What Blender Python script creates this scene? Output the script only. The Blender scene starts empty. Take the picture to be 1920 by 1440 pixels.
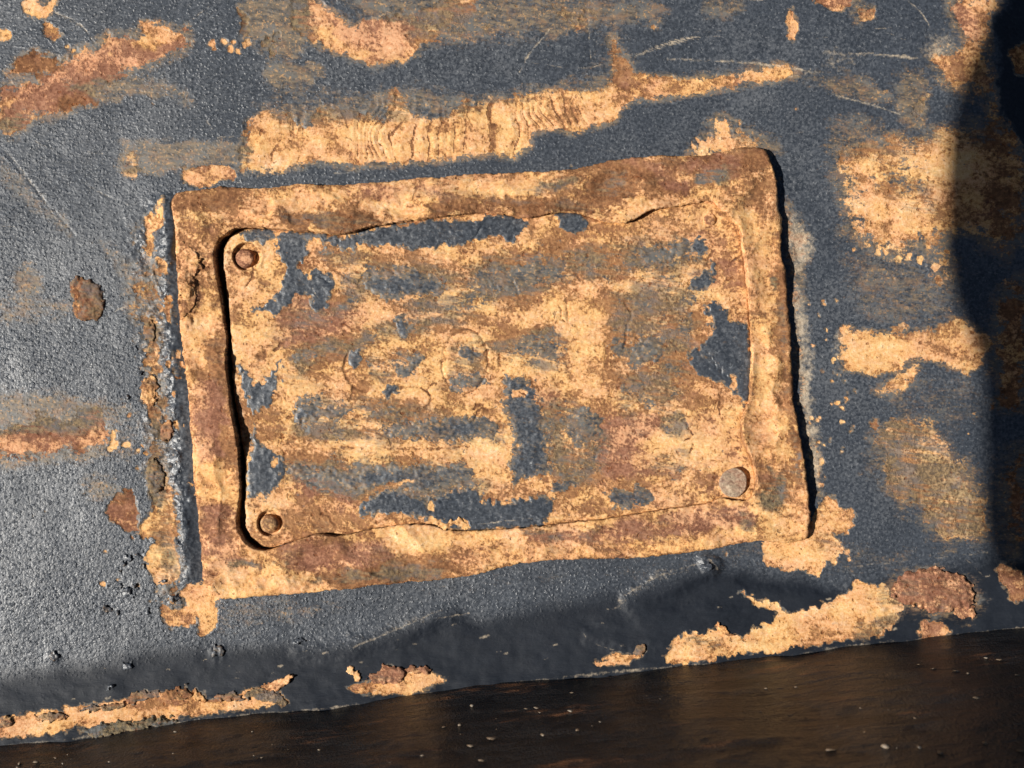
import bpy, math, random
import numpy as np
from mathutils import Vector

# ------------------------------------------------------------------ camera, sky, sun, exposure
PX = 0.0002                       # one photo pixel on the panel is 0.2 mm
DIST = 2100.0                     # camera height above the panel, in photo pixels
ZEN = math.radians(46.0)          # sun away from the panel normal
AZ = math.radians(8.0)           # light runs to the right and a little up the picture
SUN_STRENGTH = 5.0
SKY_STRENGTH = 0.05
EXPOSURE = 0.5

scene = bpy.context.scene
C = scene.collection
cam_data = bpy.data.cameras.new('camera')
cam = bpy.data.objects.new('camera', cam_data)
C.objects.link(cam)
cam.location = (0, 0, DIST * PX)
cam.rotation_euler = (0, 0, 0)
cam_data.sensor_width = 36.0
cam_data.sensor_fit = 'HORIZONTAL'
cam_data.lens = 36.0 * DIST / 1920.0
cam_data.clip_start = 0.01
cam_data.clip_end = 500.0
cam_data.dof.use_dof = True
cam_data.dof.focus_distance = DIST * PX - 0.002
cam_data.dof.aperture_fstop = 13.0
scene.camera = cam

world = bpy.data.worlds.new('World')
scene.world = world
world.use_nodes = True
wn = world.node_tree.nodes
sky = wn.new('ShaderNodeTexSky')
sky.sky_type = 'NISHITA'
sky.sun_disc = False
sky.sun_elevation = math.pi / 2 - ZEN
sky.sun_rotation = math.atan2(-math.cos(AZ), -math.sin(AZ))
world.node_tree.links.new(sky.outputs[0], wn['Background'].inputs[0])
wn['Background'].inputs[1].default_value = SKY_STRENGTH

sun_data = bpy.data.lights.new('sun', 'SUN')
sun_data.energy = SUN_STRENGTH
sun_data.angle = math.radians(0.53)
sun_data.color = (1.0, 0.95, 0.87)
sun = bpy.data.objects.new('sun', sun_data)
C.objects.link(sun)
sun_dir = Vector((math.sin(ZEN) * math.cos(AZ), math.sin(ZEN) * math.sin(AZ), -math.cos(ZEN)))
sun.rotation_euler = sun_dir.to_track_quat('-Z', 'Y').to_euler()
sun.location = (-1, -0.3, 1)
scene.view_settings.view_transform = 'Standard'
scene.view_settings.look = 'None'
scene.view_settings.exposure = EXPOSURE
scene.view_settings.gamma = 1.0

# ------------------------------------------------------------------ numeric helpers
rng = np.random.default_rng(11)
TAB = rng.random((256, 256))

def vnoise(x, y):
    ix = np.floor(x).astype(np.int64); iy = np.floor(y).astype(np.int64)
    fx = x - ix; fy = y - iy
    fx = fx * fx * fx * (fx * (fx * 6 - 15) + 10); fy = fy * fy * fy * (fy * (fy * 6 - 15) + 10)
    a = TAB[ix & 255, iy & 255]; b = TAB[(ix + 1) & 255, iy & 255]
    c = TAB[ix & 255, (iy + 1) & 255]; d = TAB[(ix + 1) & 255, (iy + 1) & 255]
    return (a * (1 - fx) + b * fx) * (1 - fy) + (c * (1 - fx) + d * fx) * fy

def fbm(u, v, size, octaves=4, gain=0.5, seed=0, rot=0.0, stretch=1.0):
    """fractal noise about 0 (roughly -1..1), feature size in pixels, drawn out along rot by stretch"""
    c, s = math.cos(rot), math.sin(rot)
    x = (u * c + v * s) / (size * stretch) + seed * 17.31
    y = (-u * s + v * c) / size + seed * 9.77
    t = 0.0; a = 1.0; n = 0.0
    for k in range(octaves):
        t = t + a * (vnoise(x, y) * 2 - 1); n += a
        x = x * 2.03 + 31.7; y = y * 2.03 + 11.3; a *= gain
    return t / n * 1.6

def spline(pts, n=5, closed=True):
    p = np.array(pts, float)
    out = []
    m = len(p)
    for i in range(m if closed else m - 1):
        if closed:
            p0, p1, p2, p3 = p[i - 1], p[i], p[(i + 1) % m], p[(i + 2) % m]
        else:
            p0, p1, p2, p3 = p[max(i - 1, 0)], p[i], p[i + 1], p[min(i + 2, m - 1)]
        for k in range(n):
            t = k / n
            out.append(0.5 * (2 * p1 + (p2 - p0) * t + (2 * p0 - 5 * p1 + 4 * p2 - p3) * t * t + (3 * p1 - p0 - 3 * p2 + p3) * t ** 3))
    if not closed:
        out.append(p[-1])
    return np.array(out)

def seg_dist2(u, v, a, b):
    dx, dy = b[0] - a[0], b[1] - a[1]
    L = dx * dx + dy * dy + 1e-9
    t = np.clip(((u - a[0]) * dx + (v - a[1]) * dy) / L, 0, 1)
    return (u - a[0] - t * dx) ** 2 + (v - a[1] - t * dy) ** 2

def poly_sdf(u, v, pts):
    """signed distance in pixels, positive inside"""
    d2 = np.full(u.shape, 1e12); ins = np.zeros(u.shape, bool)
    m = len(pts)
    for i in range(m):
        a = pts[i]; b = pts[(i + 1) % m]
        d2 = np.minimum(d2, seg_dist2(u, v, a, b))
        if a[1] != b[1]:
            cond = (a[1] > v) != (b[1] > v)
            xc = a[0] + (v - a[1]) * (b[0] - a[0]) / (b[1] - a[1])
            ins ^= cond & (u < xc)
    return np.where(ins, 1, -1) * np.sqrt(d2)

def line_dist(u, v, pts):
    d2 = np.full(u.shape, 1e12)
    for i in range(len(pts) - 1):
        d2 = np.minimum(d2, seg_dist2(u, v, pts[i], pts[i + 1]))
    return np.sqrt(d2)

def sstep(a, b, x):
    t = np.clip((x - a) / (b - a), 0, 1)
    return t * t * (3 - 2 * t)

def world_xyz(u, v, z):
    """photo pixel + height above the panel (pixels) -> metres"""
    k = (DIST - z) / DIST
    return (u - 960.0) * k * PX, (720.0 - v) * k * PX, z * PX

# ------------------------------------------------------------------ wear map: what covers the steel where, with some light and shade painted in
CH = ('rust', 'smear', 'tone', 'pink', 'pale', 'peel', 'rough', 'smooth_shade')
class Wear:
    soft = False; sk = 1.0
    def __init__(s, us, vs):
        s.us, s.vs = us, vs
        s.U, s.V = np.meshgrid(us, vs)
        s.f = {c: np.zeros(s.U.shape) for c in CH}
        s.f['peel'] += 1.0
        s.h = np.zeros(s.U.shape)
        s.wu = 9 * fbm(s.U, s.V, 34, 3, .55, 1) ; s.wv = 9 * fbm(s.U, s.V, 34, 3, .55, 2)
        s.xu = 5 * fbm(s.U, s.V, 9, 3, .6, 3) ; s.xv = 5 * fbm(s.U, s.V, 9, 3, .6, 4)
    def box(s, pts, pad):
        p = np.array(pts, float)
        i0, i1 = np.searchsorted(s.us, [p[:, 0].min() - pad, p[:, 0].max() + pad])
        j0, j1 = np.searchsorted(s.vs, [p[:, 1].min() - pad, p[:, 1].max() + pad])
        return slice(j0, j1), slice(i0, i1)
    def ramp(s, pts, e, w, x=1.0, smooth=True):
        b = s.box(pts, e + 16 * max(w, 1))
        if s.U[b].size == 0:
            return b, np.zeros(s.U[b].shape)
        p = spline(pts, 3) if smooth else pts
        d = poly_sdf(s.U[b] + w * s.wu[b] + x * s.xu[b], s.V[b] + w * s.wv[b] + x * s.xv[b], p)
        return b, np.clip(.5 + d / (2 * e), 0, 1)
    def R(s, pts, tone=None, pink=None, a=1.0, e=9, w=.6, x=.8):
        if e >= 8 and s.soft: e = e * (1.7 if e < 12 else 2.1); a = a * .9
        b, r = s.ramp(pts, e, w, x)
        s.f['rust'][b] = np.maximum(s.f['rust'][b], a * r)
        q = sstep(.1, .7, r)
        if tone is not None: s.f['tone'][b] += (tone - s.f['tone'][b]) * q
        if pink is not None: s.f['pink'][b] += (pink - s.f['pink'][b]) * q
    def K(s, pts, a=1.0, e=7, w=.3, x=.8):
        b, r = s.ramp(pts, e, w, x)
        s.f['rust'][b] *= 1 - a * r
        s.f['smear'][b] *= 1 - a * r
    def S(s, pts, a=.8, e=22, w=1.0, x=1.0, over=True):
        b, r = s.ramp(pts, e, w, x)
        s.f['smear'][b] = np.maximum(s.f['smear'][b], a * r * s.sk)
    def T(s, pts, tone=0, pink=None, e=14, w=1.0, rough=None):
        b, r = s.ramp(pts, e, w, 1)
        r = sstep(0, 1, r)
        s.f['tone'][b] += (tone - s.f['tone'][b]) * r
        if pink is not None: s.f['pink'][b] += (pink - s.f['pink'][b]) * r
    def P(s, pts, a=.5, e=12, w=1.0):
        b, r = s.ramp(pts, e, w, 1)
        s.f['pale'][b] = np.maximum(s.f['pale'][b], a * r)
    def F(s, pts, ch, val, e=20, w=1.0):
        b, r = s.ramp(pts, e, w, 1)
        s.f[ch][b] += (val - s.f[ch][b]) * sstep(0, 1, r)
    def H(s, pts, dz, e=10, w=.6):
        b, r = s.ramp(pts, e, w, .4)
        s.h[b] += dz * sstep(0, 1, r)
    def L(s, pts, width=2.2, a=.9, dz=0.0, fade=True):
        p = spline(pts, 6, False)
        b = s.box(p, 14)
        if s.U[b].size == 0: return
        d = line_dist(s.U[b] + .25 * s.xu[b], s.V[b] + .25 * s.xv[b], p)
        k = np.clip(1.2 - d / width, 0, 1) * (.7 + .3 * np.clip(fbm(s.U[b], s.V[b], 22, 2, .5, 8) + .5, 0, 1))
        s.f['pale'][b] = np.maximum(s.f['pale'][b], a * k)
        if dz: s.h[b] += dz * np.exp(-(d / width) ** 2)
    def dots(s, box, n, r0, r1, seed, tone=.2, pink=.2, a=1.0):
        rr = random.Random(seed)
        for _ in range(n):
            cx = rr.uniform(box[0], box[2]); cy = rr.uniform(box[1], box[3]); r = rr.uniform(r0, r1) * rr.uniform(.5, 1)
            pts = [(cx + r * rr.uniform(.6, 1.3) * math.cos(t), cy + r * rr.uniform(.6, 1.3) * math.sin(t)) for t in np.linspace(0, 2 * math.pi, 7)[:-1]]
            s.R(pts, tone + rr.uniform(-.3, .3), pink, a, 4, .1, .5)

# ------------------------------------------------------------------ mesh helpers
def write_mesh(name, verts, faces, attrs, mat, parent=None, smooth=True, loc=(0, 0, 0)):
    """verts Nx3, faces list/array of quads (Nx4) or list of polygons; attrs {name: N}"""
    me = bpy.data.meshes.new(name)
    verts = np.asarray(verts, np.float32) - np.array(loc, np.float32)
    if isinstance(faces, np.ndarray):
        nf, k = faces.shape
        me.vertices.add(len(verts)); me.vertices.foreach_set('co', verts.ravel())
        me.loops.add(nf * k); me.loops.foreach_set('vertex_index', faces.astype(np.int32).ravel())
        me.polygons.add(nf); me.polygons.foreach_set('loop_start', np.arange(nf, dtype=np.int32) * k)
        me.update(calc_edges=True)
    else:
        me.from_pydata([tuple(map(float, p)) for p in verts], [], [tuple(map(int, f)) for f in faces])
        me.update()
    me.validate()
    for c, a in (attrs or {}).items():
        at = me.attributes.new(c, 'FLOAT', 'POINT')
        at.data.foreach_set('value', np.asarray(a, np.float32).ravel())
    me.polygons.foreach_set('use_smooth', [smooth] * len(me.polygons))
    me.materials.append(mat)
    o = bpy.data.objects.new(name, me)
    C.objects.link(o)
    if parent is not None:
        o.parent = parent
        o.location = loc
        if parent.location.length > 0:
            o.location = Vector(loc) - parent.location
    else:
        o.location = loc
    return o

def tag(o, label=None, cat=None, group=None, kind=None):
    if label: o['label'] = label
    if cat: o['category'] = cat
    if group: o['group'] = group
    if kind: o['kind'] = kind

def grid_quads(nv, nu, keep=None):
    idx = np.arange(nv * nu).reshape(nv, nu)
    q = np.stack([idx[:-1, :-1], idx[1:, :-1], idx[1:, 1:], idx[:-1, 1:]], -1)
    if keep is not None:
        q = q[keep]
    return q.reshape(-1, 4)

def compact(q):
    used = np.unique(q)
    remap = np.full(used.max() + 1, -1, np.int64); remap[used] = np.arange(len(used))
    return used, remap[q]

def clip_surface(name, wear, sdf, zfun, zbot, mat, parent=None, loc=(0, 0, 0)):
    """solid piece: the wear grid cut along sdf = 0, top at zfun, side walls down to zbot"""
    U, V = wear.U.copy(), wear.V.copy()
    st = wear.us[1] - wear.us[0]
    d = sdf
    gy, gx = np.gradient(d, st)
    gl = np.sqrt(gx * gx + gy * gy) + 1e-6
    inside = d > -.72 * st
    keep = inside[:-1, :-1] & inside[1:, :-1] & inside[1:, 1:] & inside[:-1, 1:]
    near = d < .3 * st
    mv = np.where(near, d, 0)
    U = U - mv * gx / gl; V = V - mv * gy / gl
    dd = np.where(near, 0, np.maximum(d, 0))
    Z = zfun(U, V, dd)
    q = grid_quads(*U.shape, keep)
    used, q = compact(q)
    u, v, z = U.ravel()[used], V.ravel()[used], Z.ravel()[used]
    att = {c: wear.f[c].ravel()[used] for c in CH}
    # boundary edges
    e = np.concatenate([q[:, [0, 1]], q[:, [1, 2]], q[:, [2, 3]], q[:, [3, 0]]])
    key = np.sort(e, 1); key = key[:, 0] * 10_000_000 + key[:, 1]
    _, inv, cnt = np.unique(key, return_inverse=True, return_counts=True)
    be = e[cnt[inv] == 1]
    bv = np.unique(be)
    n0 = len(u); rem = np.full(n0, -1, np.int64); rem[bv] = n0 + np.arange(len(bv))
    zb = np.full(len(bv), float(zbot)) if np.isscalar(zbot) else zbot(u[bv], v[bv])
    # walls drop straight down: same place in metres
    x, y, zz = world_xyz(u, v, z)
    X = np.concatenate([x, x[bv]]); Y = np.concatenate([y, y[bv]]); ZZ = np.concatenate([zz, zb * PX])
    walls = np.stack([be[:, 1], be[:, 0], rem[be[:, 0]], rem[be[:, 1]]], 1)
    att = {c: np.concatenate([a, a[bv]]) for c, a in att.items()}
    return write_mesh(name, np.stack([X, Y, ZZ], 1), np.concatenate([q, walls]), att, mat, parent, True, loc)

# ------------------------------------------------------------------ materials
class NT:
    def __init__(s, name):
        s.m = bpy.data.materials.new(name); s.m.use_nodes = True
        s.t = s.m.node_tree; s.t.nodes.clear()
        s.out = s.t.nodes.new('ShaderNodeOutputMaterial')
        s.bsdf = s.t.nodes.new('ShaderNodeBsdfPrincipled')
        s.t.links.new(s.bsdf.outputs[0], s.out.inputs[0])
        tc = s.t.nodes.new('ShaderNodeTexCoord')
        sc = s.t.nodes.new('ShaderNodeVectorMath'); sc.operation = 'SCALE'; sc.inputs[3].default_value = 1.0 / PX
        s.t.links.new(tc.outputs['Object'], sc.inputs[0])
        s.co = sc.outputs[0]
    def put(s, sock, val):
        if hasattr(val, 'is_output') or isinstance(val, bpy.types.NodeSocket):
            s.t.links.new(val, sock)
        else:
            sock.default_value = val
    def math(s, op, a, b=None, c=None, clamp=False):
        n = s.t.nodes.new('ShaderNodeMath'); n.operation = op; n.use_clamp = clamp
        s.put(n.inputs[0], a)
        if b is not None: s.put(n.inputs[1], b)
        if c is not None: s.put(n.inputs[2], c)
        return n.outputs[0]
    def step(s, a, b, x):
        n = s.t.nodes.new('ShaderNodeMapRange'); n.interpolation_type = 'SMOOTHSTEP'
        s.put(n.inputs['Value'], x); n.inputs['From Min'].default_value = a; n.inputs['From Max'].default_value = b
        return n.outputs[0]
    def noise(s, size, detail=4, rough=.55, seed=0, rot=0.0, stretch=1.0, distort=0.0):
        mp = s.t.nodes.new('ShaderNodeMapping'); mp.vector_type = 'TEXTURE'
        mp.inputs['Rotation'].default_value = (0, 0, rot)
        mp.inputs['Scale'].default_value = (size * stretch, size, size)
        mp.inputs['Location'].default_value = (seed * 713.7, seed * 391.3, seed * 55.1)
        s.t.links.new(s.co, mp.inputs[0])
        n = s.t.nodes.new('ShaderNodeTexNoise')
        n.inputs['Scale'].default_value = 1.0; n.inputs['Detail'].default_value = detail
        n.inputs['Roughness'].default_value = rough; n.inputs['Distortion'].default_value = distort
        s.t.links.new(mp.outputs[0], n.inputs['Vector'])
        return n.outputs[0]
    def voro(s, size, seed=0, feature='F1', rand=1.0):
        mp = s.t.nodes.new('ShaderNodeMapping'); mp.vector_type = 'TEXTURE'
        mp.inputs['Scale'].default_value = (size, size, size)
        mp.inputs['Location'].default_value = (seed * 713.7, seed * 391.3, seed * 55.1)
        s.t.links.new(s.co, mp.inputs[0])
        n = s.t.nodes.new('ShaderNodeTexVoronoi'); n.feature = feature
        n.inputs['Scale'].default_value = 1.0; n.inputs['Randomness'].default_value = rand
        s.t.links.new(mp.outputs[0], n.inputs['Vector'])
        return n.outputs['Distance']
    def attr(s, name):
        n = s.t.nodes.new('ShaderNodeAttribute'); n.attribute_name = name
        return n.outputs['Fac']
    def mix(s, f, a, b, blend='MIX'):
        n = s.t.nodes.new('ShaderNodeMix'); n.data_type = 'RGBA'; n.blend_type = blend; n.clamp_factor = True
        s.put(n.inputs[0], f)
        for k, c in ((6, a), (7, b)):
            if isinstance(c, tuple): n.inputs[k].default_value = (c + (1,))[:4]
            else: s.t.links.new(c, n.inputs[k])
        return n.outputs[2]
    def ramp(s, x, stops):
        n = s.t.nodes.new('ShaderNodeValToRGB')
        s.t.links.new(x, n.inputs[0])
        el = n.color_ramp.elements
        while len(el) < len(stops): el.new(.5)
        for k, (p, c) in enumerate(stops):
            el[k].position = p; el[k].color = c + (1,)
        return n.outputs[0]

def worn_steel(name, streak=-.12, edge=.62, peel=1.0, tone=0.0, contrast=1.0, spread=.14, dark=1.0, tk=.19):
    """painted steel, rubbed and rusted, driven by the wear map"""
    n = NT(name)
    A = {c: n.attr(c) for c in CH}
    # where rust starts: map + ragged edge noise
    e1 = n.noise(30, 7, .70, 1)
    e2 = n.noise(9, 5, .65, 2, streak, 3.0)
    e3 = n.noise(4.5, 3, .6, 21)
    en = n.math('ADD', n.math('MULTIPLY', n.math('SUBTRACT', e1, .5), edge * 1.5), n.math('MULTIPLY', n.math('SUBTRACT', e2, .5), edge * 1.1))
    en = n.math('ADD', en, n.math('MULTIPLY', n.math('SUBTRACT', e3, .5), edge * .7))
    rfield = n.math('MULTIPLY_ADD', A['smear'], spread, A['rust'])
    rsum = n.math('ADD', rfield, en)
    rmask = n.step(.44, .56, rsum)
    # rubbed, dusty steel round the rust: drawn out streaks and mottling
    s1 = n.noise(6, 5, .68, 3, streak, 3.2)
    s2 = n.noise(30, 7, .70, 4, streak, 1.6)
    sn = n.math('ADD', n.math('MULTIPLY', n.math('SUBTRACT', s1, .5), 1.3), n.math('MULTIPLY', n.math('SUBTRACT', s2, .5), 1.5))
    sn = n.math('ADD', sn, n.math('MULTIPLY', n.math('SUBTRACT', e3, .5), .9))
    fringe = n.math('MULTIPLY', n.step(.0, .45, A['rust']), .85)
    smear = n.math('MAXIMUM', A['smear'], fringe)
    smask = n.math('MULTIPLY', n.step(.25, 1.05, n.math('ADD', smear, sn)), n.step(.02, .3, smear))
    # rust: a pale orange crust that comes and goes over a brown and pinkish underlayer
    c1 = n.noise(95, 5, .6, 5, streak, 1.6)
    c2 = n.noise(26, 8, .72, 6, streak, 1.6)
    c3 = n.noise(6, 4, .65, 7)
    c4 = n.noise(3.2, 2, .6, 22)
    cm = n.math('MULTIPLY_ADD', A['tone'], tk, .53 + tone)
    cm = n.math('MULTIPLY_ADD', A['smear'], -.14, cm)
    for c, k in ((c1, .75), (c2, 1.05), (c3, .55)):
        cm = n.math('ADD', cm, n.math('MULTIPLY', n.math('SUBTRACT', c, .5), k * contrast))
    crust = n.step(.42, .60, cm)
    lt = n.math('MULTIPLY_ADD', A['tone'], .14, .46)
    for c, k in ((c1, .6), (c2, .8), (c3, .75), (c4, .4)):
        lt = n.math('ADD', lt, n.math('MULTIPLY', n.math('SUBTRACT', c, .5), k))
    light = n.ramp(lt, [(.12, (.30, .085, .022)), (.34, (.47, .200, .074)), (.52, (.60, .330, .130)), (.70, (.69, .445, .205)), (.95, (.80, .62, .39))])
    p1 = n.noise(42, 6, .68, 8, streak, 1.5)
    pk = n.step(.38, .66, n.math('ADD', p1, n.math('MULTIPLY_ADD', A['pink'], .42, -.22)))
    ut = n.math('ADD', n.math('MULTIPLY_ADD', A['tone'], .16, .5), n.math('ADD', n.math('MULTIPLY', n.math('SUBTRACT', c3, .5), 1.1), n.math('MULTIPLY', n.math('SUBTRACT', s2, .5), .8)))
    under = n.ramp(ut, [(.1, (.065, .027, .014)), (.4, (.185, .085, .040)), (.65, (.32, .160, .072)), (.95, (.50, .29, .14))])
    underp = n.ramp(ut, [(.1, (.075, .030, .020)), (.4, (.20, .088, .054)), (.65, (.34, .170, .108)), (.95, (.52, .33, .22))])
    under = n.mix(n.math('MULTIPLY', pk, .9), under, underp)
    lightp = n.mix(n.math('MULTIPLY', pk, n.math('MULTIPLY_ADD', A['pink'], .60, .10)), light, n.mix(c3, (.38, .160, .098), (.62, .34, .215)))
    hue = n.step(.43, .60, n.math('ADD', n.math('MULTIPLY', n.noise(55, 6, .68, 33, streak, 1.5), .7), n.math('MULTIPLY', c3, .3)))
    salm = n.ramp(lt, [(.12, (.24, .075, .032)), (.34, (.42, .170, .083)), (.52, (.56, .275, .148)), (.70, (.68, .400, .240)), (.95, (.80, .58, .42))])
    lightp = n.mix(n.math('MULTIPLY', hue, .65), lightp, salm)
    rust = n.mix(crust, under, lightp)
    # thin grey-olive film left on the rust
    g1 = n.noise(46, 7, .70, 9, streak, 2.0); g2 = n.noise(7, 5, .68, 10, streak, 7)
    gm = n.math('ADD', n.math('MULTIPLY', g1, .55), n.math('MULTIPLY', g2, .45))
    film = n.step(.45, .57, n.math('ADD', gm, n.math('MULTIPLY_ADD', A['smear'], .17, -.095)))
    olive = n.mix(n.step(.35, .65, c3), (.080, .070, .054), (.23, .175, .10))
    olive = n.mix(n.step(.46, .60, s2), olive, (.105, .108, .108))
    rust = n.mix(n.math('MULTIPLY', film, n.math('MULTIPLY_ADD', A['smear'], .78, .14)), rust, olive)
    # small pits in the rust
    pit = n.step(.64, .72, n.noise(11, 3, .5, 11))
    pit2 = n.math('MULTIPLY', n.step(.58, .68, n.noise(5, 2, .5, 12)), n.step(.45, .6, c2))
    rust = n.mix(n.math('MULTIPLY', pit, .6), rust, (.16, .046, .014))
    rust = n.mix(n.math('MULTIPLY', pit2, .5), rust, (.24, .075, .022))
    # paint
    q1 = n.noise(70, 5, .6, 13); q2 = n.noise(5.5, 3, .65, 14); q3 = n.noise(180, 5, .65, 15)
    paint = n.mix(n.math('ADD', n.math('MULTIPLY', q1, .45), n.math('MULTIPLY', n.step(.3, .7, q2), .55)), (.014 * dark, .018 * dark, .025 * dark), (.068 * dark, .079 * dark, .098 * dark))
    dust = n.math('MULTIPLY', n.step(.47, .68, n.math('ADD', n.math('MULTIPLY', q3, .5), n.math('MULTIPLY', q2, .5))), .45)
    paint = n.mix(dust, paint, (.150 * dark, .156 * dark, .166 * dark))
    speck = n.step(.62, .70, n.noise(5.5, 2, .5, 16))
    paint = n.mix(n.math('MULTIPLY', speck, .30 * dark * dark), paint, (.25, .26, .275))
    paint = n.mix(A['smooth_shade'], paint, n.mix(n.math('ADD', n.math('MULTIPLY', s2, .6), n.math('MULTIPLY', q2, .4)), (.004, .0055, .009), (.019, .024, .034)))  # near-black smooth paint that also carries shade in its colour
    sm = n.mix(n.step(.33, .67, s1), (.050, .042, .034), (.205, .150, .092))
    sm = n.mix(n.step(.47, .60, s2), sm, (.118, .114, .106))
    sm = n.mix(n.step(.55, .64, c3), sm, (.40, .235, .105))
    sm = n.mix(n.math('MULTIPLY', n.step(.50, .62, c2), .55), sm, (.22, .115, .055))
    base = n.mix(n.math('MULTIPLY', smask, .88), paint, sm)
    base = n.mix(rmask, base, rust)
    # scratches, pale scuffs and lit edges painted pale
    pl = n.step(.15, .95, n.math('ADD', A['pale'], n.math('ADD', n.math('MULTIPLY', n.math('SUBTRACT', c3, .5), 1.1), n.math('MULTIPLY', n.math('SUBTRACT', c2, .5), 1.6))))
    pl = n.math('MULTIPLY', pl, n.step(.03, .15, A['pale']))
    base = n.mix(n.math('MULTIPLY', pl, .85), base, (.46, .38, .28))
    n.t.links.new(base, n.bsdf.inputs['Base Color'])
    # roughness / gloss
    ro = n.math('MULTIPLY_ADD', q2, .24, .24)
    ro = n.math('ADD', ro, n.math('MULTIPLY', smask, .22))
    rr = n.math('ADD', n.math('MULTIPLY', ro, n.math('SUBTRACT', 1.0, rmask)), n.math('MULTIPLY', rmask, .86))
    rr = n.math('ADD', rr, A['rough'])
    n.t.links.new(rr, n.bsdf.inputs['Roughness'])
    n.t.links.new(n.math('MULTIPLY_ADD', A['smooth_shade'], -.26, n.math('MULTIPLY_ADD', rmask, -.33, .45)), n.bsdf.inputs['Specular IOR Level'])
    # relief
    gv = n.math('ADD', n.voro(8.0, 31), n.math('MULTIPLY', n.math('SUBTRACT', n.noise(7, 3, .6, 32), .5), 1.3))
    o1 = n.noise(8, 2, .5, 17); o2 = n.noise(4.2, 2, .5, 18); o3 = n.noise(38, 3, .5, 19)
    inv = n.math('SUBTRACT', 1.0, rmask)
    pee = n.math('ADD', n.math('MULTIPLY', n.step(.42, .05, gv), 1.0), n.math('ADD', n.math('MULTIPLY', o1, .55), n.math('MULTIPLY', o2, .6)))
    pee = n.math('MULTIPLY', n.math('MULTIPLY', pee, A['peel']), n.math('SUBTRACT', 1.0, n.math('MULTIPLY', smask, .6)))
    hp = n.math('MULTIPLY', n.math('MULTIPLY_ADD', pee, peel, n.math('MULTIPLY_ADD', s1, .8, 1.4)), inv)
    hr = n.math('ADD', n.math('MULTIPLY', c3, 1.1), n.math('MULTIPLY', c2, 2.2))
    hr = n.math('ADD', hr, n.math('MULTIPLY', crust, .8))
    hr = n.math('SUBTRACT', hr, n.math('MULTIPLY', pit, 1.2))
    hr = n.math('MULTIPLY', hr, rmask)
    h = n.math('ADD', hp, hr)
    h = n.math('ADD', h, n.math('MULTIPLY', pl, -.5))
    h = n.math('ADD', h, n.math('MULTIPLY', o3, .8))
    b = n.t.nodes.new('ShaderNodeBump'); b.inputs['Strength'].default_value = 1.0; b.inputs['Distance'].default_value = PX
    n.t.links.new(h, b.inputs['Height']); n.t.links.new(b.outputs[0], n.bsdf.inputs['Normal'])
    return n.m

M_PANEL = worn_steel('painted_panel_steel')
M_WELD = worn_steel('painted_weld', streak=.1, peel=1.0)
M_FRAME = worn_steel('rusted_frame_steel', streak=-.1, tone=.0, contrast=.95, spread=0.0, tk=.27)
M_PLATE = worn_steel('rusted_plate_steel', streak=-.14, peel=.12, tone=.0, contrast=1.15, spread=-.33, edge=.8)

# ------------------------------------------------------------------ outlines read off the photograph (pixels)
FRAME_OUT = [(322,393),(324,372),(333,361),(365,356),(400,352),(467,352),(517,352),(567,345),(620,347),(673,345),(750,337),(873,328),(973,323),(1073,317),(1140,303),(1207,293),(1280,291),(1330,290),(1387,277),(1427,279),(1438,288),
 (1453,323),(1458,360),(1459,391),(1465,411),(1464,441),(1464,472),(1471,502),(1475,536),(1482,607),(1485,667),(1488,747),(1497,800),(1508,860),(1513,900),(1517,935),(1518,970),(1514,1005),
 (1502,1012),(1472,1018),(1430,1014),(1397,1018),(1347,1028),(1280,1037),(1173,1047),(1073,1048),(973,1057),(907,1073),(853,1083),(740,1095),(640,1106),(567,1112),(483,1118),(430,1123),(403,1118),(386,1103),(380,1077),(377,1027),(370,960),(363,880),(357,800),(353,747),(347,697),(342,647),(337,597),(333,530),(330,480),(327,433)]
GAP_OUT = [(510,1031),(483,1031),(467,1023),(453,1010),(443,987),(444,960),(448,930),(448,880),(443,830),(433,780),(428,730),(422,680),(425,633),(422,620),(417,580),(408,530),(402,497),(401,473),(407,455),(418,442),(435,430),(460,424),(497,426)]
SEAM_TOP = [(540,430),(593,434),(640,437),(707,422),(773,412),(840,403),(907,398),(960,404),(990,407),(1047,398),(1097,402),(1123,412),(1157,416),(1190,411),(1223,393),(1280,384),(1304,380),(1326,376),(1340,376)]
SEAM_RIGHT = [(1350,387),(1368,405),(1383,420),(1391,434),(1393,462),(1398,482),(1401,509),(1405,555),(1408,613),(1410,680),(1408,730),(1403,757),(1396,773),(1391,793),(1397,830),(1410,857),(1418,887),(1419,910),(1412,930)]
SEAM_BOT = [(1397,940),(1380,938),(1350,935),(1335,942),(1302,948),(1240,957),(1140,973),(1040,984),(987,991),(890,996),(840,995),(810,985),(770,984),(700,992),(640,1006),(600,1004),(560,1014)]
PLATE_LEFT = [(517,1027),(500,1027),(480,1018),(467,1003),(460,987),(458,960),(458,920),(457,863),(447,797),(437,740),(433,667),(433,627),(428,580),(422,520),(418,500),(417,473),(422,455),(432,443),(447,433),(467,428),(500,429)]
SHADE_EDGE = [(-700,1492),(-300,1441),(0,1402),(150,1385),(400,1350),(533,1338),(640,1328),(807,1305),(973,1283),(1160,1263),(1280,1252),(1447,1237),(1587,1216),(1780,1197),(1920,1181),(2300,1138),(2700,1092)]
WELD_TOP = [(-700,1300),(-300,1272),(0,1250),(133,1237),(267,1221),(377,1208),(433,1207),(500,1207),(570,1205),(640,1205),(700,1187),(760,1163),(830,1145),(900,1150),(960,1140),(1090,1115),(1150,1103),(1180,1108),(1210,1086),(1280,1065),(1330,1055),(1410,1068),(1500,1082),(1590,1089),(1690,1075),(1850,1045),(1920,1040),(2300,1000),(2700,960)]
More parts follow.
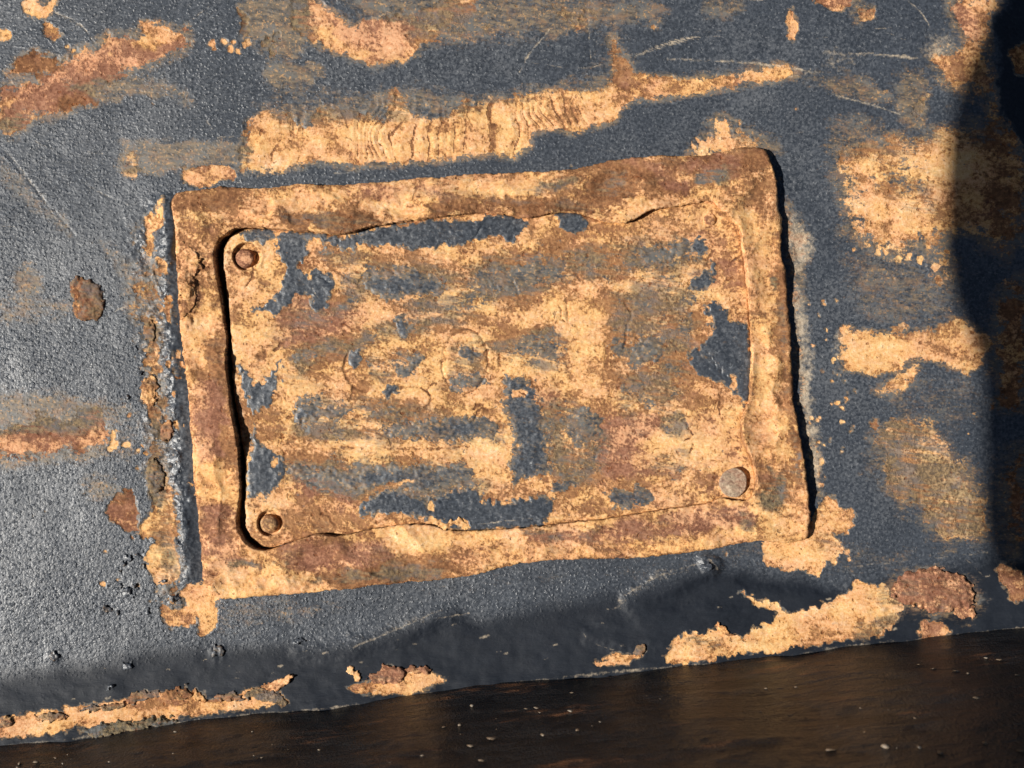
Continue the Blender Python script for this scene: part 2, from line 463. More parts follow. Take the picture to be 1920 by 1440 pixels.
def curve_y(pts):
    p = spline(pts, 8, False)
    return lambda u: np.interp(u, p[:, 0], p[:, 1])
shade_y = curve_y(SHADE_EDGE); weld_y = curve_y(WELD_TOP)
FLANGE_Z = 30.0
base_y = lambda u: shade_y(u) - 3.0

fr_out = spline(FRAME_OUT, 4)
fr_in = spline(GAP_OUT + SEAM_TOP + SEAM_RIGHT + SEAM_BOT, 4)
pl_out = spline(PLATE_LEFT + SEAM_TOP + SEAM_RIGHT + SEAM_BOT, 4)

# ------------------------------------------------------------------ the panel behind everything
def axis(lo, a, b, hi, fine, coarse):
    return np.concatenate([np.arange(lo, a - 1, coarse), np.arange(a, b, fine), np.arange(b, hi + 1, coarse)])
us = axis(-600, -12, 1932, 2500, 2.05, 14.0)
vs = axis(-500, -12, 1442, 1700, 2.05, 14.0)
W = Wear(us, vs); W.soft = True

def paint_panel(W):
    # ---- rubbed areas
    W.S([(447,20),(470,-10),(580,-10),(590,45),(575,95),(530,115),(500,105),(455,65)], 1.0, 14)
    W.S([(630,-10),(900,-10),(1050,-5),(1240,8),(1235,45),(1110,58),(1080,64),(960,70),(850,80),(760,60),(700,45)], .85, 16)
    W.S([(510,118),(600,113),(607,140),(545,165),(503,162)], 1.0, 10)
    W.S([(500,160),(620,150),(640,190),(560,215),(510,195)], .5, 20)
    W.S([(228,272),(262,264),(455,268),(460,312),(300,326),(228,330)], .95, 9)
    W.S([(120,150),(250,140),(322,158),(362,203),(345,200),(300,176),(180,192)], .9, 12)
    W.S([(0,215),(70,208),(62,240),(0,258)], .9, 12)
    W.S([(1318,-5),(1390,-5),(1385,34),(1322,38)], .75, 12)
    W.S([(1590,-5),(1645,0),(1640,35),(1605,38)], .75, 10)
    W.S([(1515,143),(1600,133),(1645,160),(1690,190),(1640,196),(1570,178)], .9, 16)
    W.S([(1680,130),(1735,140),(1742,235),(1700,245),(1685,200)], .9, 14)
    W.S([(1540,235),(1620,215),(1700,235),(1850,200),(1870,260),(1700,290),(1600,300),(1560,330)], .7, 24)
    W.S([(1585,470),(1700,480),(1790,520),(1800,600),(1700,620),(1620,590),(1590,540)], .65, 30)
    W.S([(1640,740),(1690,700),(1830,700),(1850,760),(1790,830),(1680,830)], .45, 30)
    W.S([(1640,800),(1700,780),(1800,850),(1850,900),(1852,1000),(1790,1015),(1730,990),(1690,930),(1650,910)], .85, 20)
    W.S([(0,735),(150,745),(240,770),(235,800),(0,815)], .95, 16)
    W.S([(0,545),(130,560),(140,590),(60,605),(0,610)], .7, 20)
    W.S([(30,500),(80,505),(75,560),(25,560)], .9, 14)
    W.S([(150,895),(190,885),(235,915),(230,945),(170,930)], .8, 14)
    W.S([(180,450),(230,470),(270,520),(280,600),(250,610),(235,530)], .7, 16)
    W.S([(0,290),(60,350),(135,430),(120,445),(60,390),(0,330)], .6, 12)
    W.S([(265,450),(300,480),(320,700),(330,900),(345,1080),(300,1100),(280,900),(262,650)], .7, 16)
    W.S([(640,1085),(900,1080),(1200,1050),(1420,1020),(1500,1075),(1350,1065),(1000,1090),(800,1110)], .35, 26)
    W.S([(420,1130),(600,1120),(620,1150),(450,1180),(410,1190)], .55, 26)
    W.S([(1480,420),(1520,430),(1510,640),(1545,900),(1535,960),(1515,800),(1492,600)], .8, 10)
    W.S([(1540,1000),(1680,1030),(1800,1030),(1700,1060),(1560,1080)], .45, 22)
    W.S([(1100,60),(1180,60),(1190,140),(1130,160)], .4, 16)
    W.S([(860,-5),(1010,40),(980,80),(840,75)], .6, 20)
    # ---- rust, upper left
    W.R([(0,165),(0,242),(40,236),(60,215),(100,212),(150,192),(172,172),(222,142),(272,118),(330,105),(355,82),(345,65),(300,52),(262,60),(235,70),(190,72),(180,95),(130,110),(105,128),(60,158)], .1, .8, 1.0, 13, .9)
    W.T([(265,45),(310,46),(332,70),(280,86)], .8, 0); W.R([(265,42),(310,44),(332,70),(280,86)], .8, 0, .95, 9)
    W.T([(225,95),(300,100),(310,122),(240,130)], .7, .1)
    W.T([(0,195),(60,185),(82,205),(30,222),(0,225)], .8, 0)
    W.R([(8,140),(28,105),(60,95),(108,110),(98,142),(40,147)], -.9, .3, .8, 9)
    W.R([(95,165),(150,152),(188,185),(150,203),(110,212)], -.7, .5, 1.0, 8)
    W.R([(42,8),(60,-8),(112,-8),(102,20),(95,35),(70,37),(45,22)], .45, .2, 1.0, 7)
    W.K([(62,-8),(95,-8),(92,14),(70,16)], .55, 8)
    W.R([(84,48),(96,46),(112,62),(100,78),(88,70)], .1, .3, .85, 6)
    W.R([(-5,55),(12,58),(14,72),(-5,75)], .4, 0, .9, 6)
    W.dots((390,50,520,100), 12, 5, 11, 3, .3, .3)
    W.dots((380,310,450,345), 5, 4, 8, 4, .3, .2)
    W.dots((120,85,150,100), 2, 4, 6, 5)
    # top middle swoop
    W.R([(552,-8),(600,10),(640,38),(690,44),(740,34),(790,22),(850,-8),(885,-8),(882,22),(832,60),(790,88),(760,108),(710,126),(670,112),(630,100),(570,66),(545,30)], .1, .6, 1.1, 11, .9)
    W.T([(600,55),(680,85),(720,115),(640,102)], .2, .5); W.T([(640,40),(740,38),(800,30),(760,70),(700,90),(640,75)], .05, 1.0); W.T([(60,165),(180,100),(330,90),(240,130),(120,185),(0,225)], -.05, 1.2); W.T([(820,20),(880,0),(880,20),(800,75),(700,112),(760,70)], .15, .9)
    W.R([(447,18),(455,22),(470,60),(462,66),(450,45)], -.8, .4, .9, 6)
    W.R([(800,50),(870,45),(960,50),(950,64),(860,78),(800,80)], .2, .4, .62, 14)
    W.R([(1040,-8),(1075,8),(1112,14),(1112,50),(1080,62),(1060,42),(1020,10)], -.05, .5, .68, 12)
    # long scrape above the frame
    W.R([(450,285),(462,245),(482,212),(520,208),(560,228),(575,240),(590,212),(600,200),(640,205),(690,215),(730,228),(732,175),(748,172),(760,190),(768,216),(800,225),(850,212),(880,192),(920,188),(960,182),(1010,172),(1040,164),(1080,172),(1130,164),(1148,140),(1152,110),(1170,108),(1185,132),(1200,136),(1270,142),(1400,124),(1420,130),(1470,120),(1500,138),(1470,150),(1400,160),(1330,170),(1280,180),(1200,188),(1170,205),(1150,230),(1080,245),(1000,250),(995,280),(965,294),(900,290),(850,300),(780,305),(700,310),(640,310),(590,305),(540,320),(490,325),(455,310)], .5, .25, .95, 10, .5)
    W.R([(1135,70),(1160,64),(1168,100),(1185,135),(1150,150),(1145,100)], .2, .3, .7, 9)
    W.S([(480,200),(600,185),(740,165),(900,175),(1060,150),(1140,130),(1140,165),(1000,180),(860,215),(700,225),(560,235)], .8, 14)
    W.K([(1285,125),(1400,118),(1405,138),(1290,150)], .45, 9)
    W.T([(1160,150),(1300,152),(1400,150),(1300,176),(1180,184)], .15, .45)
    W.T([(450,300),(520,280),(560,315),(490,325)], .8, 0)
    W.R([(232,300),(250,280),(262,300),(262,330),(232,332)], .5, .1, .75, 8)
    W.R([(338,330),(370,317),(430,316),(441,333),(400,345),(350,346)], .3, .5, 1.0, 6)
    # upper right flecks
    W.R([(1477,20),(1488,14),(1495,45),(1497,70),(1481,76)], 0, .6, .95, 6)
    W.R([(1528,-8),(1597,-8),(1582,14),(1555,20),(1535,10)], -.2, .7, 1.0, 6)
    W.R([(1608,22),(1640,18),(1636,34),(1615,36)], .2, .5, .85, 6)
    W.R([(1710,196),(1730,184),(1733,206),(1718,222)], .3, .3, .9, 7)
    W.R([(1785,0),(1868,-8),(1862,40),(1852,80),(1862,150),(1882,205),(1868,240),(1850,180),(1800,168),(1768,155),(1752,110),(1770,92),(1792,96),(1805,60),(1788,30)], .15, .35, .95, 16, 1.0)
    W.R([(1787,8),(1800,5),(1832,40),(1828,72),(1808,66),(1792,40)], -.05, .9, 1.0, 8)
    W.R([(1285,296),(1325,255),(1342,224),(1362,228),(1380,252),(1422,264),(1410,292),(1360,298)], 1.0, -.3, .95, 13, .9, 1.8)
    W.dots((1290,225,1440,285), 16, 4, 10, 71, 1.0, -.3)
    W.S([(1380,235),(1440,240),(1470,290),(1420,300),(1380,280)], .8, 14)
    W.R([(1575,282),(1602,270),(1640,260),(1682,255),(1716,272),(1742,245),(1790,240),(1852,240),(1890,200),(1930,300),(1910,420),(1880,470),(1800,440),(1770,460),(1792,505),(1770,525),(1755,500),(1720,468),(1690,482),(1650,470),(1608,452),(1590,430),(1585,380),(1575,330)], .5, .1, .80, 20, .9, 1.4)
    W.S([(1640,300),(1740,320),(1760,400),(1680,380),(1640,350)], .7, 20); W.K([(1620,310),(1690,300),(1745,345),(1720,375),(1650,350)], .35, 14)
    W.dots((1750,470,1795,530), 5, 5, 11, 9, .1, .4)
    W.dots((1600,440,1760,490), 9, 5, 12, 10, .5, .1)
    W.R([(1580,630),(1592,616),(1640,624),(1700,625),(1750,616),(1790,594),(1812,602),(1852,640),(1846,672),(1820,698),(1790,690),(1750,675),(1700,680),(1690,695),(1620,700),(1584,690)], .45, .35, 1.0, 9, .5)
    W.R([(1640,728),(1690,702),(1715,680),(1724,692),(1692,735),(1655,742)], .7, 0, .85, 9)
    W.P([(1560,640),(1578,622),(1580,650),(1575,690),(1562,670)], .35, 8)
    W.R([(1660,622),(1690,605),(1700,618)], .6, 0, .8, 6)
    W.R([(1640,832),(1660,800),(1710,790),(1750,808),(1772,840),(1802,870),(1830,900),(1852,925),(1850,1000),(1790,1012),(1742,990),(1710,950),(1660,912),(1645,880)], .4, .1, .74, 22, 1.9, 1.6)
    W.R([(1700,880),(1725,860),(1720,905),(1705,915)], .6, .2, .8, 8); W.R([(1740,830),(1755,820),(1755,900),(1742,900)], .6, .1, .85, 8)
    W.R([(1750,985),(1800,985),(1840,960),(1850,990),(1800,1012),(1762,1008)], .4, .3, .85, 8)
    W.R([(1632,795),(1645,785),(1645,806),(1634,806)], -.1, .6, .9, 5)
    # rust on the right, darker tones put in for the shade there
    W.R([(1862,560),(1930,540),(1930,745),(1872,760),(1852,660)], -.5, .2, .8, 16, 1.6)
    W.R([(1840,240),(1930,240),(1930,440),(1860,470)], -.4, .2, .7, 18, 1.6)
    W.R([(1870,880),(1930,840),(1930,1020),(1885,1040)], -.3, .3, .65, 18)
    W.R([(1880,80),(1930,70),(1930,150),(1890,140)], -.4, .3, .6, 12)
    W.K([(1872,20),(1940,-10),(1940,280),(1905,250),(1880,215),(1866,170),(1872,110),(1866,60)], .95, 8, .8, 1.4); W.F([(1872,20),(1940,-10),(1940,280),(1905,250),(1880,215),(1866,170),(1872,110),(1866,60)], 'smooth_shade', .9, 8)  # shadowed corner painted near-black
    W.R([(1890,90),(1915,75),(1940,80),(1940,130),(1905,140),(1895,120)], -.4, .3, .8, 7)
    # corner patch by the frame
    W.R([(1505,1000),(1545,936),(1568,938),(1577,955),(1600,955),(1603,976),(1590,995),(1562,1000),(1577,1015),(1577,1036),(1560,1046),(1545,1052),(1540,1076),(1520,1076),(1500,1066),(1440,1060),(1428,1030),(1440,1010),(1500,1005)], .5, .35, 1.0, 5, .35, 1.1)
    W.R([(1466,380),(1480,380),(1492,430),(1516,440),(1510,480),(1492,500),(1502,560),(1500,640),(1512,700),(1520,790),(1536,860),(1541,930),(1528,930),(1518,850),(1500,760),(1490,650),(1480,520)], .6, .7, .62, 9, .4, 1.2)
    W.P([(1478,405),(1520,430),(1512,485),(1490,520)], .62, 12); W.P([(1490,540),(1514,600),(1536,860),(1524,900),(1500,700)], .6, 10); W.dots((1490,500,1580,930), 34, 2, 6, 72, 1.0, .3, .9)
    W.dots((1510,620,1610,930), 20, 3, 8, 12, .7, .1, .8)
    W.dots((1560,1030,1600,1060), 3, 5, 10, 14, .6, .1, .8)
    # left column of blisters beside the frame
    W.R([(295,484),(318,490),(312,515),(300,505)], .3, .3, 1.0, 5)
    W.R([(236,520),(262,525),(270,600),(246,600),(240,560)], .5, .1, .62, 12)
    for poly, tn in (([(274,590),(296,648),(276,680),(282,620)], .3), ([(275,655),(297,665),(292,685),(278,684)], .4), ([(276,716),(294,712),(292,752),(276,748)], .3),
                     ([(296,792),(322,798),(324,818),(300,822)], .2), ([(328,790),(344,790),(344,802),(332,803)], .6), ([(308,570),(335,575),(330,610),(312,600)], .3), ([(326,660),(352,668),(350,720),(330,708)], .4),
                     ([(356,860),(366,862),(366,920),(358,915)], .4), ([(270,545),(280,550),(278,562)], 0), ([(322,595),(330,600),(327,612)], .3), ([(280,760),(300,770),(296,800),(284,800)], .1)):
        W.R(poly, tn, .3, .95, 5, .35, .9)
    W.S([(272,860),(300,858),(312,930),(290,960),(272,920)], 1.0, 8)
    W.R([(285,900),(300,880),(312,885),(322,950),(326,1000),(336,1050),(332,1088),(300,1098),(284,1082),(275,1040),(292,1010),(270,1002),(258,990),(284,950)], .55, .1, .95, 7, .5, 1.0)
    W.R([(302,1128),(330,1140),(362,1142),(362,1168),(322,1172),(304,1156)], .3, .4, .85, 7)
    W.R([(340,1100),(390,1095),(412,1115),(406,1160),(396,1182),(376,1196),(370,1160),(345,1125)], .4, .25, .95, 7, .5, 1.0)
    W.R([(292,385),(310,372),(300,420),(288,440),(280,430)], .1, .3, .85, 6)
    W.R([(270,410),(284,405),(288,470),(276,480)], .3, .3, .8, 6)
    W.R([(203,962),(236,918),(250,942),(258,985),(236,992)], -.6, .7, 1.0, 6)
    W.R([(0,812),(60,792),(200,776),(236,772),(240,842),(200,846),(100,856),(0,868)], .05, .8, .9, 16, .7)
    W.K([(200,780),(246,775),(246,838),(205,842)], .55, 12)
    W.dots((205,775,250,840), 9, 4, 9, 21, .7, -.2)
    W.dots((255,440,330,900), 26, 3, 9, 22, .2, .2)
    W.dots((190,900,290,1140), 10, 3, 7, 23, -.1, .2, .9)
    W.dots((80,0,1900,1050), 70, 2, 5, 24, .3, .3, .85)
    # grey rubbed patch in the upper right corner
    W.P([(1545,100),(1580,95),(1600,110),(1570,128),(1550,125)], .4, 14); W.P([(1735,70),(1775,60),(1780,100),(1745,110)], .4, 18)
    # ---- scratches
    for pts, w, a in (([(103,24),(150,46),(178,82)], 4.5, .75), ([(1190,106),(1240,84),(1312,69)], 3.6, 1.0), ([(1205,100),(1250,86),(1290,76)], 3, .8),
                      ([(973,136),(1000,92),(1032,54)], 2.2, .7), ([(985,112),(996,95)], 2.6, .8), ([(1104,60),(1108,112)], 2.4, .6), ([(1102,30),(1104,62)], 2.4, .4),
                      ([(1000,118),(1080,128),(1130,122)], 2, .5), ([(1080,180),(1120,158)], 2, .5), ([(1250,111),(1340,114),(1430,120),(1530,136)], 2.6, .75),
                      ([(1530,136),(1560,150)], 2, .6), ([(1552,176),(1610,190),(1688,214)], 2.6, .75), ([(1592,100),(1650,103),(1722,109)], 3.2, .8), ([(1690,-5),(1722,18),(1748,58)], 4, .55),
                      ([(0,272),(50,330),(118,430)], 3.2, .4), ([(20,300),(80,370),(140,440)], 2.4, .3), ([(160,345),(200,368),(240,384)], 2, .4), ([(408,258),(440,256)], 2.2, .6),
                      ([(1280,70),(1350,68)], 2, .5), ([(650,118),(720,140)], 2, .3), ([(1660,60),(1700,75)], 1.8, .4), ([(1510,138),(1520,130)], 2.5, .8), ([(1640,54),(1680,51)], 1.8, .5),
                      ([(230,290),(330,286),(450,272)], 2, .25), ([(0,1085),(30,1080)], 1.8, .3), ([(270,160),(330,165),(358,200)], 2.4, .4), ([(250,170),(315,178),(345,200)], 2.2, .35)):
        W.L(pts, min(w, 2.2) * .8, a * .85, -.4)
        if w > 2.5:
            for o_ in (-w * .75, w * .9): W.L([(x + o_ * .3, y + o_) for x, y in pts], 1.3, a * .5)
    rr = random.Random(5)
    for _ in range(85):
        x = rr.uniform(0, 1850); y = rr.uniform(0, 1050); a = rr.gauss(-.15, .5); L = rr.uniform(12, 60)
        W.L([(x, y), (x + L * .5 * math.cos(a) , y + L * .5 * math.sin(a) + rr.uniform(-2, 2)), (x + L * math.cos(a), y + L * math.sin(a))], rr.uniform(1.4, 2.0), rr.uniform(.2, .5))

def paint_weld(W):
    W.R([(-20,1352),(20,1346),(130,1326),(240,1310),(300,1296),(380,1294),(392,1312),(440,1308),(465,1290),(520,1298),(536,1310),(525,1322),(420,1335),(330,1345),(250,1356),(150,1362),(100,1372),(-20,1384)], .25, .35, 1.0, 6, .5, 1.0)
    W.T([(0,1352),(130,1328),(240,1312),(380,1300),(440,1312),(300,1322),(150,1345)], -.05, .5, 8)
    W.T([(60,1345),(200,1332),(380,1322),(480,1312),(400,1330),(200,1350)], .6, 0, 8)
    W.S([(150,1368),(250,1356),(330,1346),(340,1356),(240,1376),(165,1382)], 1.0, 7)
    W.R([(1115,1242),(1150,1226),(1190,1226),(1208,1210),(1207,1226),(1170,1246)], .2, .4, .9, 6)
    W.R([(650,1288),(690,1275),(740,1262),(800,1262),(835,1272),(810,1287),(760,1300),(680,1296)], .25, .6, .9, 7)
    W.R([(1250,1222),(1280,1190),(1330,1185),(1345,1170),(1380,1195),(1405,1185),(1440,1166),(1450,1150),(1420,1136),(1385,1110),(1420,1124),(1455,1130),(1480,1152),(1530,1136),(1590,1110),(1600,1088),(1650,1100),(1692,1130),(1682,1152),(1660,1190),(1600,1196),(1560,1206),(1500,1212),(1440,1222),(1380,1226),(1330,1236),(1258,1247)], .7, .0, 1.0, 5, .35, 1.2)
    W.S([(1620,1160),(1690,1150),(1660,1190),(1600,1195)], .8, 12); W.S([(1290,1195),(1360,1195),(1350,1215),(1300,1215)], .8, 10)
    W.R([(1722,1178),(1740,1164),(1776,1180),(1770,1196),(1728,1202)], .2, .7, .95, 6)
    W.R([(1868,1068),(1885,1060),(1930,1090),(1930,1118),(1905,1128)], .1, .7, .95, 6)
    W.S([(1640,1100),(1720,1060),(1830,1080),(1850,1140),(1800,1170),(1690,1150)], .7, 16)
    W.P([(620,1205),(700,1180),(760,1165),(830,1140),(830,1150),(740,1180),(650,1210)], .22, 7)
    W.P([(1170,1110),(1230,1078),(1290,1060),(1290,1070),(1210,1100),(1165,1135)], .25, 8)
    for pts, w, a in (([(0,1401),(150,1383),(400,1347),(533,1336),(640,1325),(807,1302),(973,1280),(1160,1259),(1280,1249),(1447,1234),(1587,1212),(1780,1194),(1920,1178)], 4.0, .42),  # lit edge along the shade boundary, painted as a pale line
                      ([(1600,1062),(1700,1052),(1850,1036)], 3, .35), ([(660,1215),(740,1182),(830,1142)], 2.6, .5), ([(1170,1118),(1240,1078),(1310,1056)], 3, .5), ([(1330,1050),(1345,1066)], 4, .7),
                      ([(640,1196),(560,1203)], 2.2, .3), ([(820,1160),(880,1150)], 2, .6), ([(1095,1190),(1110,1205),(1150,1218)], 2, .35), ([(900,1196),(916,1191)], 4, .8), ([(1140,1143),(1158,1139),(1165,1130)], 2.4, .5)):
        W.L(pts, w, a)
    rr = random.Random(8)
    for _ in range(46):
        x = rr.uniform(20, 1850); y = float(weld_y(x)) + rr.uniform(15, 110)
        if y > shade_y(x) - 8: continue
        W.L([(x, y), (x + rr.uniform(2, 9), y - rr.uniform(0, 2))], rr.uniform(1.8, 3.2), rr.uniform(.4, .8))

# long dents and ripples of the sheet itself
W.h += 2.2 * fbm(W.U, W.V, 260, 3, .5, 5) + .6 * fbm(W.U, W.V, 60, 3, .5, 6)
W.f['peel'] = .42 + .75 * sstep(900, 100, W.U) * sstep(-200, 700, W.V) + .5 * np.exp(-((W.V - 1130) / 60.0) ** 2) * sstep(1500, 900, W.U)
paint_panel(W)
paint_weld(W)
# chatter ridges in the long scrape
b, r = W.ramp([(470,230),(600,205),(740,190),(1010,170),(1100,180),(1090,245),(1000,252),(990,285),(850,302),(600,310),(480,320)], 14, .5)
uu, vv = W.U[b], W.V[b]
wv_ = uu + .10 * (vv - 260) + 20 * fbm(uu, vv, 85, 2, .5, 31) + 3 * fbm(uu, vv, 22, 2, .5, 36)
ph = wv_ / 21.0 + .9 * np.sin(wv_ / 57.0) + .5 * np.sin(wv_ / 23.0 + 1)
rid = np.abs(((ph % 1.0) - .5) * 2)
amp = np.clip(.75 + .8 * fbm(uu, vv, 50, 2, .5, 32), .1, 1.3)
W.h[b] += r * amp * (1.5 * rid ** 1.6 - .75)
W.f['tone'][b] += r * amp * np.where(rid < .12, -1.0, .1)
# weld bead left of the frame: a ridge, then a smooth slope down to the frame
bead = spline([(300,378),(306,430),(310,520),(318,640),(326,740),(334,840),(342,940),(346,1040),(352,1086)], 6, False)
bx = np.interp(W.V, bead[:, 1], bead[:, 0]); on = sstep(362, 392, W.V) * (1 - sstep(1076, 1106, W.V))
s = W.U - bx
lump = 1 + .35 * fbm(W.U, W.V, 30, 3, .5, 41)
prof = np.where(s < 0, np.exp(-(s / 20.0) ** 2), np.exp(-(s / 24.0) ** 2))
W.h += on * prof * 7 * lump
slope = on * sstep(-2, 9, s) * (1 - sstep(30, 40, s))
W.f['peel'] *= 1 - .9 * slope
W.f['rust'] *= 1 - .75 * slope * (fbm(W.U, W.V, 14, 2, .5, 42) < .55)
W.f['smear'] *= 1 - .9 * slope
rough_zone = on * np.exp(-((s + 14) / 20.0) ** 2)
W.h += rough_zone * (3.6 * fbm(W.U, W.V, 12, 3, .6, 43))
W.H([(300,372),(322,376),(326,440),(318,500),(304,470),(296,410)], 7, 9)
crust_zone = sstep(380, 450, W.V) * (1 - sstep(1120, 1190, W.V)) * np.exp(-((s + 34) / 30.0) ** 2)
W.h += crust_zone * 2.4 * np.clip(fbm(W.U, W.V, 17, 4, .6, 44), -.3, 1)
W.f['rust'] = np.maximum(W.f['rust'], crust_zone * (.34 + .62 * fbm(W.U, W.V, 22, 4, .62, 45)))
W.f['smear'] = np.maximum(W.f['smear'], crust_zone * (.5 + .6 * fbm(W.U, W.V, 30, 3, .6, 46)))
# weld along the foot of the flange: concave, lobed
t_ = (W.V - weld_y(W.U) + 6 * fbm(W.U, W.V, 60, 3, .5, 58)) / (base_y(W.U) - weld_y(W.U))
t = np.clip(t_, 0, 1.3)
inweld = sstep(-.08, .30, t_)
W.h += FLANGE_Z * (.35 * t + .65 * t ** 2.2) * (t < 1.3)
W.h += inweld * (3.0 * fbm(W.U, W.V, 110, 2, .5, 51, -.25, 2.2) + .8 * fbm(W.U, W.V, 26, 3, .5, 52, -.2, 2.0))
W.f['peel'] *= 1 - .85 * inweld
W.f['smooth_shade'] = np.maximum(W.f['smooth_shade'], sstep(-.10, .20, t_))  # smooth weld paint, plus shade of its turned-away slope put into the colour
W.f['rough'] += .22 * inweld
for pts, dz, e in (([(560,1215),(700,1188),(830,1142),(850,1160),(760,1200),(640,1235),(560,1240)], 5, 16), ([(1170,1115),(1230,1080),(1320,1055),(1345,1072),(1280,1105),(1190,1150)], 6, 14),
                   ([(1100,1185),(1180,1150),(1300,1130),(1380,1150),(1300,1190),(1180,1215),(1110,1205)], 4, 14), ([(1310,1045),(1345,1045),(1355,1070),(1320,1078)], 6, 8), ([(1420,1075),(1560,1092),(1560,1112),(1400,1100)], -5, 14)):
    W.H(pts, dz, e)
for cx, cy, r0, dz in ((98,1232,11,5), (262,990,9,-3), (240,1045,8,-3), (238,1110,9,3), (252,1100,7,3), (205,1140,8,-4), (225,1100,6,-3), (265,1040,8,-3), (405,1222,16,5), (236,1248,11,4), (207,1286,6,3), (325,1122,14,6), (345,1135,10,-5), (1330,1065,16,4)):
    dd = np.sqrt((W.U - cx) ** 2 + (W.V - cy) ** 2)
    W.h += .45 * dz * np.exp(-(dd / r0) ** 2) * (1 + .8 * fbm(W.U, W.V, 8, 2, .5, 57))
# edges of thick rust scale and paint left proud of the bare steel
W.h += -1.3 * sstep(.42, .6, W.f['rust'] + .2 * fbm(W.U, W.V, 20, 4, .6, 61)) * (1 + .5 * fbm(W.U, W.V, 25, 3, .6, 62))
# the well inside the frame
sd_in_panel = np.full(W.U.shape, -1e3)
bi = W.box(fr_out, 40)
sd_o = np.full(W.U.shape, -1e3); sd_o[bi] = poly_sdf(W.U[bi], W.V[bi], fr_out)
sd_i = np.full(W.U.shape, -1e3); sd_i[bi] = poly_sdf(W.U[bi], W.V[bi], fr_in)
sd_p = np.full(W.U.shape, -1e3); sd_p[bi] = poly_sdf(W.U[bi], W.V[bi], pl_out)
W.h = np.where(sd_o > 6, -16, W.h)
hidden = ((sd_o > 16) & (sd_i < -14)) | (sd_p > 34)

x, y, z = world_xyz(W.U, W.V, W.h)
P3 = np.stack([x, y, z], -1).reshape(-1, 3)
hid = hidden[:-1, :-1] & hidden[1:, 1:] & hidden[:-1, 1:] & hidden[1:, :-1]
beyond = (W.V > base_y(W.U) + 60)
bey = beyond[:-1, :-1] & beyond[:-1, 1:]
is_weld = (W.V > weld_y(W.U) + 4)
isw = is_weld[:-1, :-1] & is_weld[:-1, 1:]
is_bead = (on > .05) & (s > -24) & (s < 34)
isb = is_bead[:-1, :-1] & is_bead[1:, 1:]
def panel_piece(name, keep, mat, parent=None):
    q = grid_quads(*W.U.shape, keep)
    used, q = compact(q)
    return write_mesh(name, P3[used], q, {c: W.f[c].ravel()[used] for c in CH}, mat, parent)
panel = panel_piece('steel_panel', ~hid & ~bey & ~isw & ~isb, M_PANEL)
tag(panel, 'dark blue-grey painted steel sheet with rust scrapes, behind the rusted frame', 'steel panel')
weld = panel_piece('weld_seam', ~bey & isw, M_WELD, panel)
weld['label'] = 'smooth dark weld along the foot of the panel'
bead_part = panel_piece('weld_bead', ~hid & isb & ~isw, M_PANEL, panel)
bead_part['label'] = 'dark upright weld bead along the left of the frame'

# ------------------------------------------------------------------ flange rising along the foot of the panel, in its own shade
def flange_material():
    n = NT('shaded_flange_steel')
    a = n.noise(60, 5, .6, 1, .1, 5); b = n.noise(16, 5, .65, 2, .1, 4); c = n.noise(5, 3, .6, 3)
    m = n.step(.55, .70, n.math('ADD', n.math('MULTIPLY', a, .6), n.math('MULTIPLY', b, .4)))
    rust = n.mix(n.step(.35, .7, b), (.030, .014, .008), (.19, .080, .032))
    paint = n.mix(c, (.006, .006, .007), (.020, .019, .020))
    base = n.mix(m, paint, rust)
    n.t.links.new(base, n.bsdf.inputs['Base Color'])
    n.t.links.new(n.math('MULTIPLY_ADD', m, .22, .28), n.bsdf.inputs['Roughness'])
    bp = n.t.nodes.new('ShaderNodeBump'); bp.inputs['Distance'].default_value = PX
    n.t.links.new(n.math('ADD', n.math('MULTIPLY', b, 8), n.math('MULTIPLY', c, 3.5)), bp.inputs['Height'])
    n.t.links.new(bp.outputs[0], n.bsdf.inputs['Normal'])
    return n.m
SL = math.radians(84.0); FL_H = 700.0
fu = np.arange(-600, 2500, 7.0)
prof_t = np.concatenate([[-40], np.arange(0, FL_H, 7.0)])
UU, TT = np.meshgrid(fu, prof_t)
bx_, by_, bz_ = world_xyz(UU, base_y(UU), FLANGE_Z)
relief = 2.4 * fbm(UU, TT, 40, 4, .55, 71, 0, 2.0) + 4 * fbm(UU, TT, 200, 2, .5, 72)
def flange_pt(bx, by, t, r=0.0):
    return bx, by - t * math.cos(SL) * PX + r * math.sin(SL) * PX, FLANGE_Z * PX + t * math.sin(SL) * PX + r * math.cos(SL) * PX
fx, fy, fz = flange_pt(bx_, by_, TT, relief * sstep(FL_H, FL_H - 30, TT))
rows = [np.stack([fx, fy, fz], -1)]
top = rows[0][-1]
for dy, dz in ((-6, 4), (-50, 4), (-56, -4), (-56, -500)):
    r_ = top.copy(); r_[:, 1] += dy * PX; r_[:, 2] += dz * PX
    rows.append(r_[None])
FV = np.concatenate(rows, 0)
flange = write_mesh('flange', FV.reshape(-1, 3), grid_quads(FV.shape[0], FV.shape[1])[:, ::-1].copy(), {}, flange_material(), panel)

# ------------------------------------------------------------------ rusted frame round the plate
GS = 2.2
fw = Wear(np.arange(300, 1545, GS), np.arange(260, 1145, GS))
fd_o = poly_sdf(fw.U + .16 * fw.wu + .3 * fw.xu, fw.V + .16 * fw.wv + .3 * fw.xv, fr_out)
fd_i = poly_sdf(fw.U + .10 * fw.wu + .22 * fw.xu, fw.V + .10 * fw.wv + .22 * fw.xv, fr_in)
fd = np.minimum(fd_o, -fd_i)
fw.f['rust'][:] = 1.0
fw.f['tone'][:] = .12; fw.f['pink'][:] = .25; fw.f['smear'][:] = .22
F = fw
